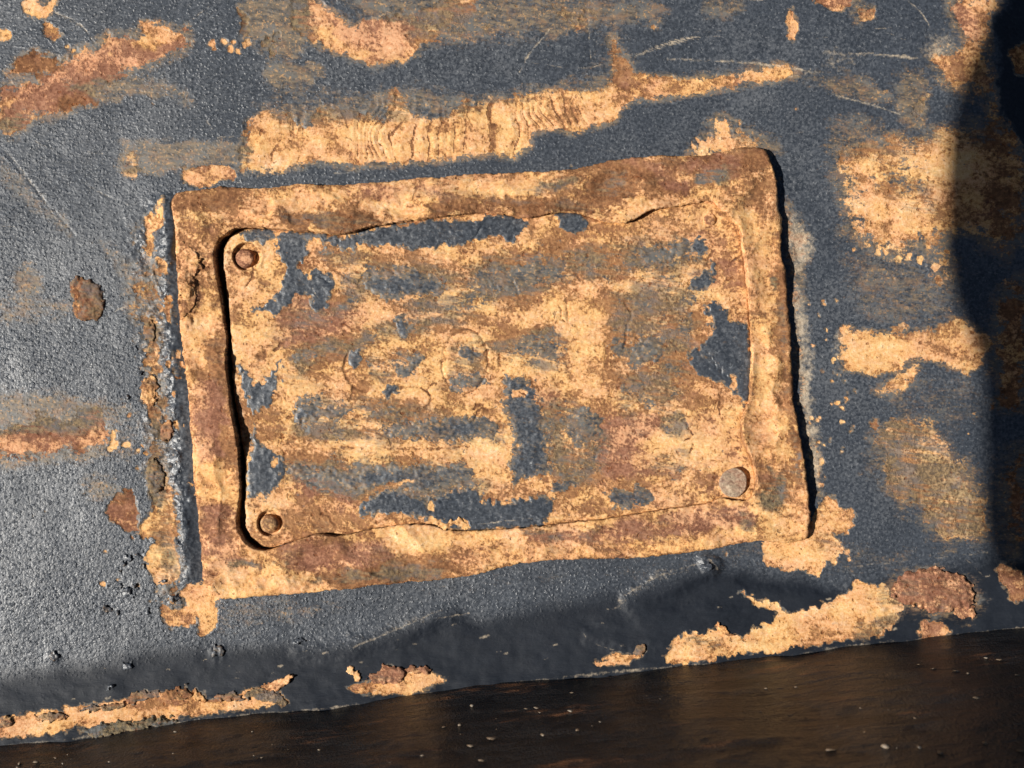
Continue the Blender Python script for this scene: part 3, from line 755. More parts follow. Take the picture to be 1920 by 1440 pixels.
# left limb
F.T([(330,400),(400,410),(400,500),(380,560),(345,560),(332,480)], -.25, .3); F.T([(326,370),(420,358),(470,360),(440,390),(380,400),(330,395)], -.35, -.1)
F.T([(345,600),(390,590),(400,640),(370,690),(348,660)], .75, 0); F.T([(385,640),(420,620),(425,720),(400,740)], -.3, .2)
F.T([(378,720),(412,720),(420,840),(395,840)], -.35, 1.0); F.T([(360,740),(378,740),(395,880),(370,880)], .1, .9)
F.T([(372,880),(440,870),(445,920),(400,950),(372,930)], .75, -.1); F.T([(415,800),(445,830),(450,880),(420,870)], -.35, .1)
F.T([(375,950),(440,950),(440,1010),(400,1100),(382,1080)], -.3, .7)
# top limb
F.T([(440,400),(520,372),(620,360),(660,375),(560,395),(480,415)], .65, -.1); F.T([(520,400),(640,395),(690,400),(720,420),(640,432),(540,428)], -.55, 0); F.S([(520,400),(640,395),(690,400),(720,420),(640,432),(540,428)], .6, 12)
F.T([(672,378),(720,380),(780,376),(824,372),(812,394),(775,408),(730,398)], 1.0, -.4, 6); F.T([(640,352),(780,342),(830,352),(820,368),(720,376),(660,374)], 0, .7)  # first patch: light on the scoop put into the rust tone
F.T([(830,336),(940,326),(1000,330),(1000,370),(900,375),(860,360)], .65, -.1); F.T([(810,380),(900,372),(1060,378),(1140,395),(1100,402),(1000,404),(900,394),(830,400)], -.7, .1); F.S([(900,372),(1060,378),(1120,395),(1000,404)], .5, 12)  # long dark band: shade of the turned-away facet put into the tone
F.T([(1020,330),(1120,315),(1160,330),(1090,365),(1010,368)], .1, .1); F.S([(1000,340),(1080,330),(1070,360),(1000,365)], .9, 12)
F.T([(1090,360),(1140,325),(1210,310),(1240,330),(1200,370),(1120,385)], -.75, .2); F.S([(1110,360),(1150,325),(1200,318),(1180,365)], .7, 12)
F.T([(1140,306),(1280,294),(1420,285),(1440,320),(1380,330),(1260,318),(1150,325)], -.5, .6); F.T([(1250,335),(1290,335),(1290,355),(1255,355)], -.8, 1.0)
F.S([(1310,320),(1365,315),(1360,345),(1320,350)], 1.0, 9); F.T([(1210,340),(1260,360),(1300,370),(1230,395),(1160,410),(1190,360)], .3, 0)
# right limb
F.T([(1400,300),(1440,320),(1456,420),(1440,440),(1410,380)], -.15, -.1); F.T([(1370,400),(1440,430),(1460,560),(1440,750),(1415,780),(1412,560)], .5, .2)
F.T([(1392,450),(1420,460),(1420,480),(1400,490)], .2, -.6, 8); F.T([(1462,540),(1482,560),(1486,760),(1476,760),(1466,640)], -.45, -.1); F.S([(1445,510),(1460,515),(1458,540),(1446,540)], 1.0, 6); F.S([(1462,560),(1480,570),(1484,740),(1470,730)], .6, 10)
F.T([(1400,760),(1470,760),(1490,850),(1440,870),(1405,830)], .7, -.1); F.T([(1478,790),(1506,860),(1510,920),(1490,900)], -.55, -.1); F.S([(1480,800),(1504,860),(1505,910),(1490,890)], .8, 8)
F.S([(1430,900),(1480,880),(1482,950),(1440,960),(1420,940)], 1.0, 12); F.S([(1436,878),(1450,880),(1446,905)], 1.0, 6)
F.T([(1440,970),(1512,920),(1514,1000),(1450,1012)], .25, -.2)
# bottom limb
F.T([(1240,965),(1300,955),(1400,950),(1420,985),(1320,1000),(1240,985)], -.35, 1.0); F.S([(1380,960),(1420,970),(1420,1010),(1390,1010)], .7, 12)
F.T([(1000,1000),(1200,975),(1280,985),(1260,1020),(1060,1035)], -.1, .8); F.T([(880,1035),(1280,1015),(1400,1005),(1400,1016),(1280,1034),(1000,1052)], .5, .2)
F.S([(980,995),(1060,985),(1130,985),(1080,1010),(1000,1015)], .8, 12); F.T([(720,985),(780,975),(830,995),(960,1000),(960,1010),(820,1020),(740,1045)], .7, .1)
F.T([(640,1030),(720,1010),(740,1040),(700,1065),(640,1070)], -.15, 1.0); F.T([(600,1075),(760,1055),(850,1045),(840,1075),(740,1092),(600,1100)], -.45, -.1); F.S([(600,1075),(760,1055),(850,1050),(830,1076),(740,1092),(600,1100)], .8, 10)
F.T([(400,1075),(520,1080),(620,1095),(560,1110),(430,1120),(395,1105)], .75, .1); F.T([(380,1010),(430,1020),(470,1050),(400,1070)], .0, .8); F.S([(430,1045),(520,1055),(540,1068),(440,1066)], .9, 8)
F.T([(520,1030),(600,1010),(650,1030),(620,1070),(540,1060)], -.35, .7); F.T([(850,1070),(960,1045),(1000,1045),(900,1070)], .1, .3)
# shape: hammered top, rounded lips
und = 5.5 * fbm(F.U, F.V, 85, 2, .5, 81, -.1, 1.6) + .7 * fbm(F.U, F.V, 26, 3, .5, 82) 
rg = 1 - np.abs(fbm(F.U, F.V, 120, 2, .45, 83, -.1, 1.7)); und = und + 7 * (rg - .6)
for pts, dz, e in (([(672,378),(720,380),(780,376),(824,372),(812,394),(775,408),(730,398)], -5, 12), ([(820,380),(1000,376),(1130,396),(1000,402),(850,398)], -5, 12), ([(1110,360),(1150,325),(1210,318),(1180,368)], -5, 14),
                   ([(345,600),(390,590),(400,640),(370,690),(348,660)], -5, 14), ([(360,740),(410,720),(420,840),(380,870)], 4, 16), ([(600,1075),(760,1055),(850,1050),(830,1076),(740,1092),(600,1100)], -4, 10),
                   ([(1440,880),(1490,870),(1490,950),(1440,960)], -3, 14), ([(440,400),(560,370),(660,372),(560,398)], 4, 14), ([(345,450),(372,470),(376,520),(360,600),(342,600)], 4, 4)):
    b, r = F.ramp(pts, e, .8); und[b] += dz * sstep(0, 1, r)
FR_Z = 21.0
fr_rng = random.Random(77)
fac = np.full(F.U.shape, 1e9)
seeds = []
for _ in range(150):
    k = fr_rng.random()
    if k < .36: c_ = (fr_rng.uniform(330, 1460), 0, 0); c_ = (c_[0], 372 - .045 * (c_[0] - 330) + fr_rng.uniform(-42, 42), 0)
    elif k < .72: c_ = (fr_rng.uniform(380, 1510), 0, 0); c_ = (c_[0], 1070 - .085 * (c_[0] - 380) + fr_rng.uniform(-50, 50), 0)
    elif k < .86: v_ = fr_rng.uniform(400, 1080); c_ = (370 + .06 * (v_ - 400) + fr_rng.uniform(-35, 35), v_, 1)
    else: v_ = fr_rng.uniform(320, 980); c_ = (1425 + .08 * (v_ - 320) + fr_rng.uniform(-35, 35), v_, 1)
    seeds.append(c_)
wfu = F.U + 1.2 * F.wu; wfv = F.V + 1.2 * F.wv
for cu, cv, vert in seeds:
    st_ = 1.0 if vert else 2.3; sv_ = 2.3 if vert else 1.0
    fac = np.minimum(fac, ((wfu - cu) / (26 * st_)) ** 2 + ((wfv - cv) / (26 * sv_)) ** 2)
und = und * .7 + 6.5 * (np.sqrt(np.clip(fac, 0, 3) + .03) * .25 + .65 * np.clip(fac, 0, 2.2)) - 4
und_i = und
def frame_z(U, V, d):
    z = FR_Z + und_i
    ro = np.clip(np.where(F.U > 1380, 7.0, 13.0), 0, 99)
    do = np.clip(np.maximum(fd_o, 0) / ro, 0, 1); di = np.clip(np.maximum(-fd_i, 0) / 4.0, 0, 1)
    rnd = lambda k: 1 - np.sqrt(np.clip(1 - (1 - k) ** 2, 0, 1))
    z = z - 6.5 * rnd(do) - 1.5 * rnd(di)
    z = z + .45 * fbm(U, V, 9, 2, .5, 84)
    return np.maximum(z, 4)
frame = clip_surface('mounting_frame', F, fd, frame_z, -18.0, M_FRAME)
tag(frame, 'thick rusted steel frame with uneven flame-cut edges, welded on the dark panel', 'frame')

# ------------------------------------------------------------------ the plate set in the frame
pw = Wear(np.arange(396, 1440, 2.0), np.arange(362, 1046, 2.0))
pd = poly_sdf(pw.U + .10 * pw.wu + .22 * pw.xu, pw.V + .10 * pw.wv + .22 * pw.xv, pl_out) - 1.6
p = pw
p.f['rust'][:] = .88; p.f['tone'][:] = .34; p.f['pink'][:] = .25; p.f['smear'][:] = .20; p.sk = .92
# rubbed grey-olive film
p.S([(880,490),(1000,468),(1270,448),(1290,500),(1240,520),(1100,525),(1010,560),(900,590),(800,600),(740,570),(850,545)], .95, 22)
p.S([(900,640),(960,630),(1060,600),(1080,640),(1060,690),(960,690)], .9, 14)
p.S([(1130,560),(1250,500),(1310,520),(1320,600),(1280,760),(1210,790),(1150,760),(1140,650)], .8, 24)
p.S([(650,500),(800,490),(880,520),(820,560),(700,560),(640,590),(560,620),(540,600),(620,560)], .85, 20)
p.S([(540,660),(640,630),(720,600),(900,570),(900,600),(740,640),(620,680),(560,700)], .9, 16)
p.S([(560,745),(700,735),(850,775),(940,800),(930,840),(760,830),(560,830)], .85, 18)
p.S([(530,860),(680,855),(880,875),(900,930),(700,940),(540,910)], 1.0, 18)
p.S([(690,660),(760,650),(790,660),(770,700),(700,715)], .8, 12)
p.S([(840,640),(910,640),(915,720),(850,735)], .7, 12)
p.S([(1255,640),(1285,640),(1285,780),(1262,780)], .7, 10); p.S([(1238,780),(1285,772),(1290,820),(1245,825)], .9, 8)
p.S([(1020,760),(1120,760),(1140,860),(1100,910),(1030,900)], .9, 18)
p.S([(1200,860),(1290,830),(1290,890),(1230,910)], .6, 16); p.S([(590,440),(700,480),(690,510),(600,500)], .6, 14)
p.S([(1280,470),(1330,480),(1340,560),(1300,570)], .6, 16)
p.T([(1030,570),(1085,528),(1132,560),(1142,650),(1122,745),(1090,745),(1068,640)], .95, -.4, 10, .8)
p.K([(0,0),(1,0),(1,1)], 0)
b_, r_ = p.ramp([(1030,570),(1085,528),(1132,560),(1142,650),(1122,745),(1090,745),(1068,640)], 12, .8); p.f['smear'][b_] *= 1 - .9 * r_; p.f['rust'][b_] += .15 * r_
p.T([(430,500),(520,470),(525,560),(500,640),(470,700),(440,690)], .5, 0, 14); p.T([(540,780),(760,800),(900,820),(880,850),(600,830)], .6, .1)
p.T([(700,690),(800,670),(830,720),(760,740),(690,760)], .8, -.2, 10); p.T([(780,600),(900,590),(930,680),(920,800),(800,780)], .55, 0, 16)
p.T([(520,560),(640,570),(700,600),(600,640),(540,640)], -.1, .8); p.T([(540,870),(620,880),(720,880),(640,960),(560,940)], -.1, 1.0)
p.T([(1120,800),(1230,780),(1260,860),(1200,900),(1130,880)], -.1, 1.0); p.T([(1200,830),(1360,760),(1400,840),(1330,930),(1200,935)], .35, .5)
p.T([(1290,430),(1380,430),(1400,560),(1330,560)], .35, .5); p.T([(1200,420),(1320,390),(1370,410),(1320,430),(1220,450)], .7, -.1)
p.T([(990,408),(1040,405),(1050,440),(1000,460),(980,440)], .8, -.3, 8); p.T([(690,900),(800,900),(780,930),(700,950)], .5, .1)
p.T([(480,930),(620,930),(640,1000),(500,1010)], .4, .1)
# paint still holding on
for poly, a, e in (([(522,440),(572,440),(576,470),(562,490),(566,510),(586,530),(582,553),(560,553),(545,565),(522,592),(502,585),(468,580),(500,570),(526,545),(537,505),(530,470)], 1, 4),
                   ([(585,510),(600,507),(626,530),(612,575),(592,582),(585,560)], .9, 4), ([(452,436),(510,432),(512,446),(470,452),(455,452)], .8, 5),
                   ([(585,440),(672,444),(660,470),(612,452),(600,470),(584,470)], .85, 4),
                   ([(672,437),(760,420),(850,409),(970,404),(979,430),(966,459),(930,450),(860,455),(780,466),(690,456)], 1, 5), ([(1045,400),(1096,404),(1101,425),(1060,430)], 1, 4),
                   ([(1325,570),(1352,568),(1367,600),(1402,618),(1409,700),(1401,762),(1370,730),(1310,702),(1295,670),(1320,640),(1330,610)], 1, 5),
                   ([(1298,522),(1335,508),(1336,535),(1306,541)], .95, 4), ([(1335,490),(1345,500),(1335,520)], .9, 3), ([(1305,450),(1325,448),(1328,475),(1308,480)], .85, 4),
                   ([(440,685),(460,690),(470,710),(496,722),(522,676),(518,722),(502,762),(482,766),(476,800),(492,842),(526,862),(526,900),(502,926),(464,926),(464,880),(470,840),(475,790),(465,745),(450,700)], 1, 4),
                   ([(670,962),(720,920),(800,932),(850,922),(885,914),(910,940),(960,945),(1010,930),(1042,950),(1020,976),(980,992),(850,997),(822,975),(760,963),(710,966)], 1, 5),
                   ([(690,518),(780,510),(832,545),(760,557),(700,545)], .80, 11), ([(945,708),(988,708),(1010,750),(1022,800),(1027,880),(982,902),(958,900),(964,820),(945,770)], .80, 13),
                   ([(1190,640),(1235,630),(1232,675),(1205,690),(1190,670)], .6, 12), ([(1140,640),(1165,640),(1165,665),(1142,662)], .55, 8), ([(960,650),(1050,640),(1040,670),(985,672)], .5, 14),
                   ([(640,890),(740,880),(870,872),(885,892),(830,918),(720,915),(660,915)], .72, 11), ([(540,880),(600,875),(640,890),(600,900),(545,895)], .6, 8), ([(720,800),(850,785),(900,812),(840,825),(740,818)], .62, 9), ([(545,770),(640,765),(690,775),(640,785),(560,785)], .62, 7), ([(900,520),(1000,495),(1060,505),(1000,530),(920,545)], .6, 12), ([(1060,780),(1110,770),(1120,820),(1070,830)], .62, 10), ([(1200,470),(1290,455),(1285,480),(1215,495)], .6, 9), ([(740,700),(790,665),(800,680),(760,712)], .65, 6), ([(850,780),(930,790),(925,815),(860,810)], .55, 9), ([(560,740),(600,738),(590,770),(560,780)], .55, 7),
                   ([(700,865),(740,905),(690,915)], .45, 10), ([(1140,925),(1210,915),(1220,945),(1150,955)], .7, 7), ([(1030,905),(1070,900),(1060,930),(1035,930)], .7, 6), ([(860,650),(900,655),(880,672),(862,666)], .7, 4),
                   ([(655,655),(676,665),(672,690),(656,688)], .8, 4), ([(742,600),(765,605),(760,630),(745,625)], .8, 4), ([(845,715),(905,705),(900,728),(855,735)], .6, 5), ([(720,725),(748,718),(740,738),(722,745)], .8, 4)):
    p.K(poly, a, e, .5, 1.5)
p.f['rust'] += .22 * np.clip(fbm(p.U, p.V, 16, 4, .65, 98, -.14, 1.8) - .35, 0, 1) * (p.f['rust'] < .5)
p.f['smear'] += .55 * np.clip(.55 - p.f['rust'], 0, 1) * np.clip(fbm(p.U, p.V, 40, 3, .6, 99) + .2, 0, 1)
for poly in ([(572,455),(600,448),(604,470),(584,472)], [(800,940),(815,945),(812,958),(800,955)], [(860,990),(868,972),(880,975),(882,992)], [(1370,705),(1380,708),(1378,730),(1370,725)], [(1318,595),(1336,592),(1338,604),(1320,606)],
             [(905,405),(850,402),(870,412),(900,414)], [(505,865),(520,860),(518,875)], [(655,770),(700,760),(720,770),(660,785)], [(700,915),(770,898),(770,905),(705,925)], [(960,735),(985,730),(980,745),(965,745)], [(1000,690),(1060,700),(1050,712),(1000,706)]):
    p.R(poly, .6, 0, 1.0, 4, .2, .8)
for pts, w, a in (([(560,460),(566,500),(560,540)], 1.6, .35), ([(550,470),(548,520)], 1.4, .3), ([(500,570),(520,582)], 1.6, .35), ([(1240,540),(1270,580)], 1.8, .4), ([(1285,770),(1292,830),(1300,860)], 2.0, .35), ([(870,985),(1000,972)], 1.6, .4),
                  ([(690,930),(800,915)], 1.6, .25), ([(980,512),(1010,498)], 2.0, .5), ([(590,548),(600,565),(585,540)], 1.6, .5)):
    p.L(pts, w, a)
p.P([(412,470),(425,440),(450,430),(440,455),(432,500),(436,560),(446,640),(448,720),(462,820),(470,900),(470,1000),(455,980),(450,880),(436,760),(424,640),(420,560)], .38, 6, .3)  # sunlit rim of the plate's left edge painted in pale
# relief of the plate: dents, worn stamped marks
ph_ = 1.6 * fbm(p.U, p.V, 130, 3, .5, 91) + .7 * fbm(p.U, p.V, 22, 3, .55, 92, -.14, 2.0)
def ring(cx, cy, rx, ry, a0, a1, w, dz, rot=0.0):
    ts = np.radians(np.linspace(a0, a1, 40))
    ex, ey = rx * np.cos(ts), ry * np.sin(ts)
    pts = np.stack([cx + ex * math.cos(rot) - ey * math.sin(rot), cy + ex * math.sin(rot) + ey * math.cos(rot)], 1)
    b = p.box(pts, 12)
    d = line_dist(p.U[b] + .12 * p.xu[b], p.V[b] + .12 * p.xv[b], pts)
    k = np.exp(-(d / w) ** 2) * (.6 + .4 * np.clip(fbm(p.U[b], p.V[b], 25, 2, .5, 95) + .6, 0, 1))
    ph_[b] += dz * k
    if dz < 0: p.f['tone'][b] -= 1.3 * k * np.clip(fbm(p.U[b], p.V[b], 18, 2, .5, 94) + .5, 0, 1)
ring(872, 678, 43, 60, 0, 360, 1.9, -2.6, .08)
ring(872, 678, 34, 50, 0, 360, 5, 1.0, .08)
ring(690, 688, 44, 46, 95, 285, 2.4, -3.6)
ring(696, 688, 36, 38, 95, 270, 5, 1.6)
ring(766, 750, 42, 24, 0, 360, 1.8, -1.4, -.1)
ring(1100, 660, 38, 90, -40, 50, 3.0, -.9)
for pts, w, dz in (([(1172,570),(1184,590),(1176,612),(1172,640),(1168,655)], 1.8, -2.6), ([(1062,560),(1066,600)], 2.2, -2.4), ([(640,838),(760,842),(880,838)], 2.0, -1.4), ([(600,810),(720,806)], 1.8, -1.2), ([(1193,632),(1204,644),(1214,636)], 1.6, -2.5),
                   ([(560,895),(600,912)], 1.8, -1.6), ([(590,1003),(615,1000),(640,1012)], 2.0, -2.5), ([(625,505),(672,533)], 1.6, -2.0), ([(672,533),(680,520)], 1.6, -2.0)):
    q_ = spline(pts, 6, False); b_ = p.box(q_, 10); d_ = line_dist(p.U[b_] + .2 * p.xu[b_], p.V[b_] + .2 * p.xv[b_], q_)
    k_ = np.exp(-(d_ / w) ** 2); ph_[b_] += dz * k_; p.f['tone'][b_] -= .9 * k_
cr_ = random.Random(64)
for _ in range(34):
    x_ = cr_.uniform(440, 1380); y_ = cr_.uniform(440, 960); a_ = cr_.gauss(-.14, .9); q_ = [(x_, y_)]
    for _k in range(cr_.randint(2, 5)):
        a_ += cr_.gauss(0, .7); x_ += cr_.uniform(7, 16) * math.cos(a_); y_ += cr_.uniform(7, 16) * math.sin(a_); q_.append((x_, y_))
    b_ = p.box(q_, 10)
    if p.U[b_].size == 0: continue
    k_ = np.exp(-(line_dist(p.U[b_] + .4 * p.xu[b_], p.V[b_] + .4 * p.xv[b_], q_) / cr_.uniform(1.2, 2.0)) ** 2)
    ph_[b_] -= cr_.uniform(1, 2.6) * k_; p.f['tone'][b_] -= 1.6 * k_
ph_ -= 1.2 * sstep(.45, .6, p.f['rust'] + .15 * fbm(p.U, p.V, 14, 3, .6, 96))
RIVETS = [(463, 481, 25.0), (507, 981, 23.0), (1378, 906, 29.0), (1331, 411, 12.0)]
for cx, cy, rr_ in RIVETS[:2]:
    d_ = np.sqrt((p.U - cx) ** 2 + (p.V - cy) ** 2)
    ph_ -= 9.0 * (1 - sstep(rr_ - 1, rr_ + 2.5, d_))
    ph_ += 1.2 * np.exp(-((d_ - rr_ - 4) / 3.0) ** 2)
for cx, cy, rr_ in RIVETS[2:]:
    d_ = np.sqrt((p.U - cx) ** 2 + (p.V - cy) ** 2)
    ph_ -= 1.4 * np.exp(-((d_ - rr_ - 4) / 5.0) ** 2)
PL_Z = 9.0
sb_ = np.array(sorted(SEAM_BOT)); st_ = np.array(sorted(SEAM_TOP))
def plate_z(U, V, d):
    k = np.clip(d / 8.0, 0, 1)
    return PL_Z + ph_ - 5.0 * (1 - np.sqrt(np.clip(1 - (1 - k) ** 2, 0, 1))) + 7.0 * np.exp(-(np.maximum(np.interp(U, sb_[:, 0], sb_[:, 1]) - V, 0) / 42.0) ** 2) * sstep(560, 700, U) + 7.0 * np.exp(-(np.maximum(V - np.interp(U, st_[:, 0], st_[:, 1]), 0) / 36.0) ** 2) * sstep(960, 1120, U) + .5 * fbm(U, V, 8, 2, .5, 97)
plate = clip_surface('identification_plate', p, pd, plate_z, -15.0, M_PLATE)
tag(plate, 'worn rectangular plate with rounded corners and faint stamped rings, set inside the rusted frame', 'plate')

# ------------------------------------------------------------------ rivets of the plate
def lathe_rivet(name, cx, cy, prof, seed, tone, pink, smear, tilt=(0, 0), label=None, pale=0.0):
    """prof: (radius, height) from rim to centre, pixels above the panel"""
    n = 48; vs_, fs_ = [], []
    rr = random.Random(seed)
    ph = [rr.uniform(0, 6.28) for _ in range(4)]
    for k, (r, z) in enumerate(prof):
        for i in range(n):
            a = 2 * math.pi * i / n
            w = 1 + .03 * math.sin(2 * a + ph[0]) + .02 * math.sin(3 * a + ph[1]) + .012 * math.sin(7 * a + ph[2])
            uu_, vv_ = cx + r * w * math.cos(a), cy + r * w * math.sin(a)
            zz_ = z + .8 * float(fbm(np.array(uu_), np.array(vv_), 9, 2, .5, seed)) * (1 if z > 4 else 0) + tilt[0] * (uu_ - cx) + tilt[1] * (vv_ - cy)
            vs_.append(world_xyz(uu_, vv_, zz_))
    m = len(prof)
    for k in range(m - 1):
        for i in range(n):
            j = (i + 1) % n
            fs_.append((k * n + j, k * n + i, (k + 1) * n + i, (k + 1) * n + j))
    vs_.append(world_xyz(cx, cy, prof[-1][1])); c0 = len(vs_) - 1
    for i in range(n):
        fs_.append(((m - 1) * n + (i + 1) % n, (m - 1) * n + i, c0))
    N = len(vs_)
    att = {'rust': np.full(N, .95), 'tone': np.full(N, tone), 'pink': np.full(N, pink), 'smear': np.full(N, smear), 'pale': np.full(N, pale), 'peel': np.full(N, .3), 'rough': np.zeros(N), 'smooth_shade': np.zeros(N)}
    o = write_mesh(name, np.array(vs_), fs_, att, M_PLATE, plate)
    if label: o['label'] = label
    return o
def dome(r, z0, h, flat=.55, n=7):
    pr = [(r, z0 - 14), (r, z0)]
    for k in range(1, n + 1):
        a = k / n * math.pi / 2
        pr.append((r * flat + r * (1 - flat) * math.cos(a), z0 + h * math.sin(a)))
    for f in (.75, .5, .25):
        pr.append((r * flat * f, z0 + h + .4 * (1 - f)))
    return pr
lathe_rivet('rivet', 460, 485, [(22, -12), (19, 0), (17.5, 4), (15.5, 8), (13, 10.2), (9, 11), (4, 11.3)], 3, -.35, 1.0, .15, label='sunken brown rivet at the upper left corner')
lathe_rivet('rivet', 506, 982, [(20, -12), (18.5, 1), (17, 5), (14.5, 9), (11, 12), (7, 13.4), (3, 13.8)], 4, .0, .3, .35, label='domed rivet in a shallow well at the lower left corner')
lathe_rivet('rivet', 1375, 905, dome(27.0, 17, 3.5, .90), 5, -.1, 1.1, .5, pale=.56, label='large flat grey rivet head at the lower right corner')
lathe_rivet('rivet', 1331, 411, dome(11.5, 11.5, 3.6, .5), 6, .2, .5, .3, label='small worn rivet at the upper right corner')

# ------------------------------------------------------------------ loose scale: pieces lifting off the steel
def flake(name, pts, z0, h, tone, pink, parent, mat, lift=(0, 0), smear=.2, label=None, step=1.8, thick=2.5, rust=.92):
    P = np.array(pts, float)
    w = Wear(np.arange(P[:, 0].min() - 8, P[:, 0].max() + 8, step), np.arange(P[:, 1].min() - 8, P[:, 1].max() + 8, step))
    d = poly_sdf(w.U + .45 * w.wu + 1.0 * w.xu, w.V + .45 * w.wv + 1.0 * w.xv, spline(pts, 4))
    w.f['rust'][:] = rust; w.f['tone'][:] = tone; w.f['pink'][:] = pink; w.f['smear'][:] = smear
    cx, cy = P.mean(0)
    zf = lambda U, V, dd: z0(U, V) + thick + h * (1 - np.exp(-dd / 9.0)) + lift[0] * (U - cx) + lift[1] * (V - cy) + 1.6 * fbm(U, V, 14, 3, .6, 7)
    bot = lambda u, v: z0(u, v) - 4 + 0 * u
    o = clip_surface(name, w, d, zf, bot, mat, parent)
    if label: o['label'] = label
    return o
jj = lambda a, grid: np.clip(np.searchsorted(grid, a), 1, len(grid) - 1)
def panel_z(u, v):
    return W.h[jj(v, W.vs), jj(u, W.us)]
for pts, h, tone, pink, lift, sm, lab in (
    ([(1674,1102),(1690,1082),(1722,1070),(1780,1068),(1820,1088),(1829,1114),(1812,1140),(1764,1146),(1722,1140),(1695,1130)], 9, -.15, .9, (0, .05), .35, 'large reddish blister of rust scale'),
    ([(1790,1136),(1822,1134),(1828,1148),(1815,1160),(1798,1158)], 4, .2, .8, (0, 0), .2, None),
    ([(488,1290),(512,1276),(547,1268),(542,1284),(524,1296),(500,1300)], 3, .25, .4, (.08, -.06), .2, 'curled orange scale flake'),
    ([(648,1258),(657,1248),(668,1256),(678,1270),(668,1274)], 2, .5, .1, (.05, 0), .1, None),
    ([(690,1270),(712,1254),(738,1248),(756,1258),(748,1275),(715,1282)], 5, -.2, 1.0, (0, .05), .4, None),
    ([(758,1256),(780,1248),(806,1252),(806,1264),(780,1266)], 4, -.1, .8, (0, .05), .4, None),
    ([(130,552),(136,528),(158,520),(180,530),(196,548),(200,575),(188,598),(162,602),(142,592),(138,570)], 5, -.5, .6, (-.05, 0), .75, 'grey-brown scab of lifting paint and rust'),
    ([(131,550),(138,526),(156,521),(160,545),(154,575),(158,600),(142,592),(137,570)], 7, -.35, .5, (-.05, 0), .1, None),
    ([(1345,1178),(1352,1170),(1368,1184),(1376,1196),(1360,1194)], 2, .4, .2, (.05, -.05), .1, None),
    ([(1186,1222),(1196,1210),(1210,1207),(1209,1220),(1198,1226)], 3, 0, .4, (0, .05), .8, None),
    ([(276,868),(290,858),(302,872),(308,905),(300,925),(280,920),(273,895)], 4, -.1, .1, (-.04, 0), .9, None),
    ([(268,605),(280,598),(292,612),(294,632),(282,642),(270,632)], 4, .0, .1, (-.04, 0), .8, None),
    ([(268,715),(285,706),(296,720),(294,748),(278,758),(266,742)], 4, .2, .1, (-.04, 0), .5, None),
    ([(300,795),(318,790),(326,806),(318,826),(302,822)], 4, .0, .4, (-.04, 0), .4, None)):
    flake('rust_flake', pts, panel_z, h, tone, pink, panel, M_PANEL, lift, sm, lab)
chips = random.Random(31)
for cx, cy, r in ((240,1045,8),(232,1052,5),(238,1106,7),(252,1098,6),(228,1098,6),(205,1142,8),(250,1118,5),(265,1062,6),(262,1040,6),(98,1231,9),(236,1246,9),(405,1222,12),(207,1286,5),(330,1120,8),(1322,1063,11),(349,1286,4),(305,1090,6),(262,700,5),(240,745,5),(255,650,4),(218,1150,5),(276,1150,5),(225,1068,5),(560,1203,9)):
    pts = [(cx + r * 1.25 * chips.uniform(.6, 1.1) * math.cos(a), cy + r * chips.uniform(.6, 1.1) * math.sin(a)) for a in np.linspace(0, 2 * math.pi, 8)[:-1]]
    flake('paint_chip', pts, panel_z, chips.uniform(2, 5), 0, .3, panel, M_PANEL, (chips.uniform(-.12, .12), chips.uniform(-.1, .1)), chips.uniform(0, .6), None, 1.5, 2, 0)
for pts, tn, sm in (([(150,1330),(170,1320),(200,1322),(230,1316),(232,1326),(190,1332),(155,1336)], 0, .9), ([(240,1316),(252,1303),(275,1299),(300,1297),(302,1309),(270,1314)], -.2, .8), ([(296,1305),(310,1294),(345,1292),(360,1300),(345,1309),(310,1311)], -.1, .4),
                    ([(356,1306),(365,1294),(380,1297),(389,1311),(372,1313)], .5, .2), ([(400,1311),(418,1301),(440,1302),(454,1312),(430,1317)], -.1, .8), ([(458,1308),(470,1292),(500,1292),(528,1304),(535,1318),(520,1322),(490,1312)], .1, .9),
                    ([(152,1370),(180,1358),(230,1352),(300,1346),(330,1344),(325,1356),(250,1370),(200,1380),(165,1380)], .1, 1.1), ([(-10,1345),(10,1340),(22,1352),(12,1362),(-10,1362)], 0, .8), ([(60,1345),(90,1337),(120,1336),(118,1346),(80,1352)], .2, .7)):
    flake('rust_flake', pts, panel_z, 3, tn, .4, panel, M_WELD, (0, .02), sm, None, 1.6, 2)
frame_top = lambda u, v: FR_Z + und_i[jj(v, F.vs), jj(u, F.us)]
flake('rust_scale', [(338,452),(358,462),(374,484),(375,508),(366,535),(362,568),(350,590),(341,585),(336,540),(334,495)], frame_top, 1.5, -.05, .3, frame, M_FRAME, (.05, 0), .15, 'long sheet of scale peeling off the left limb', thick=2)
plate_top = lambda u, v: PL_Z + 5 + ph_[jj(v, p.vs), jj(u, p.us)]
flake('paint_curl', [(822,985),(842,974),(870,972),(882,984),(878,993),(850,992),(832,992)], plate_top, 2, .5, -.1, plate, M_PLATE, (0, -.06), .1, 'curled orange flake at the lower seam', thick=1.5)

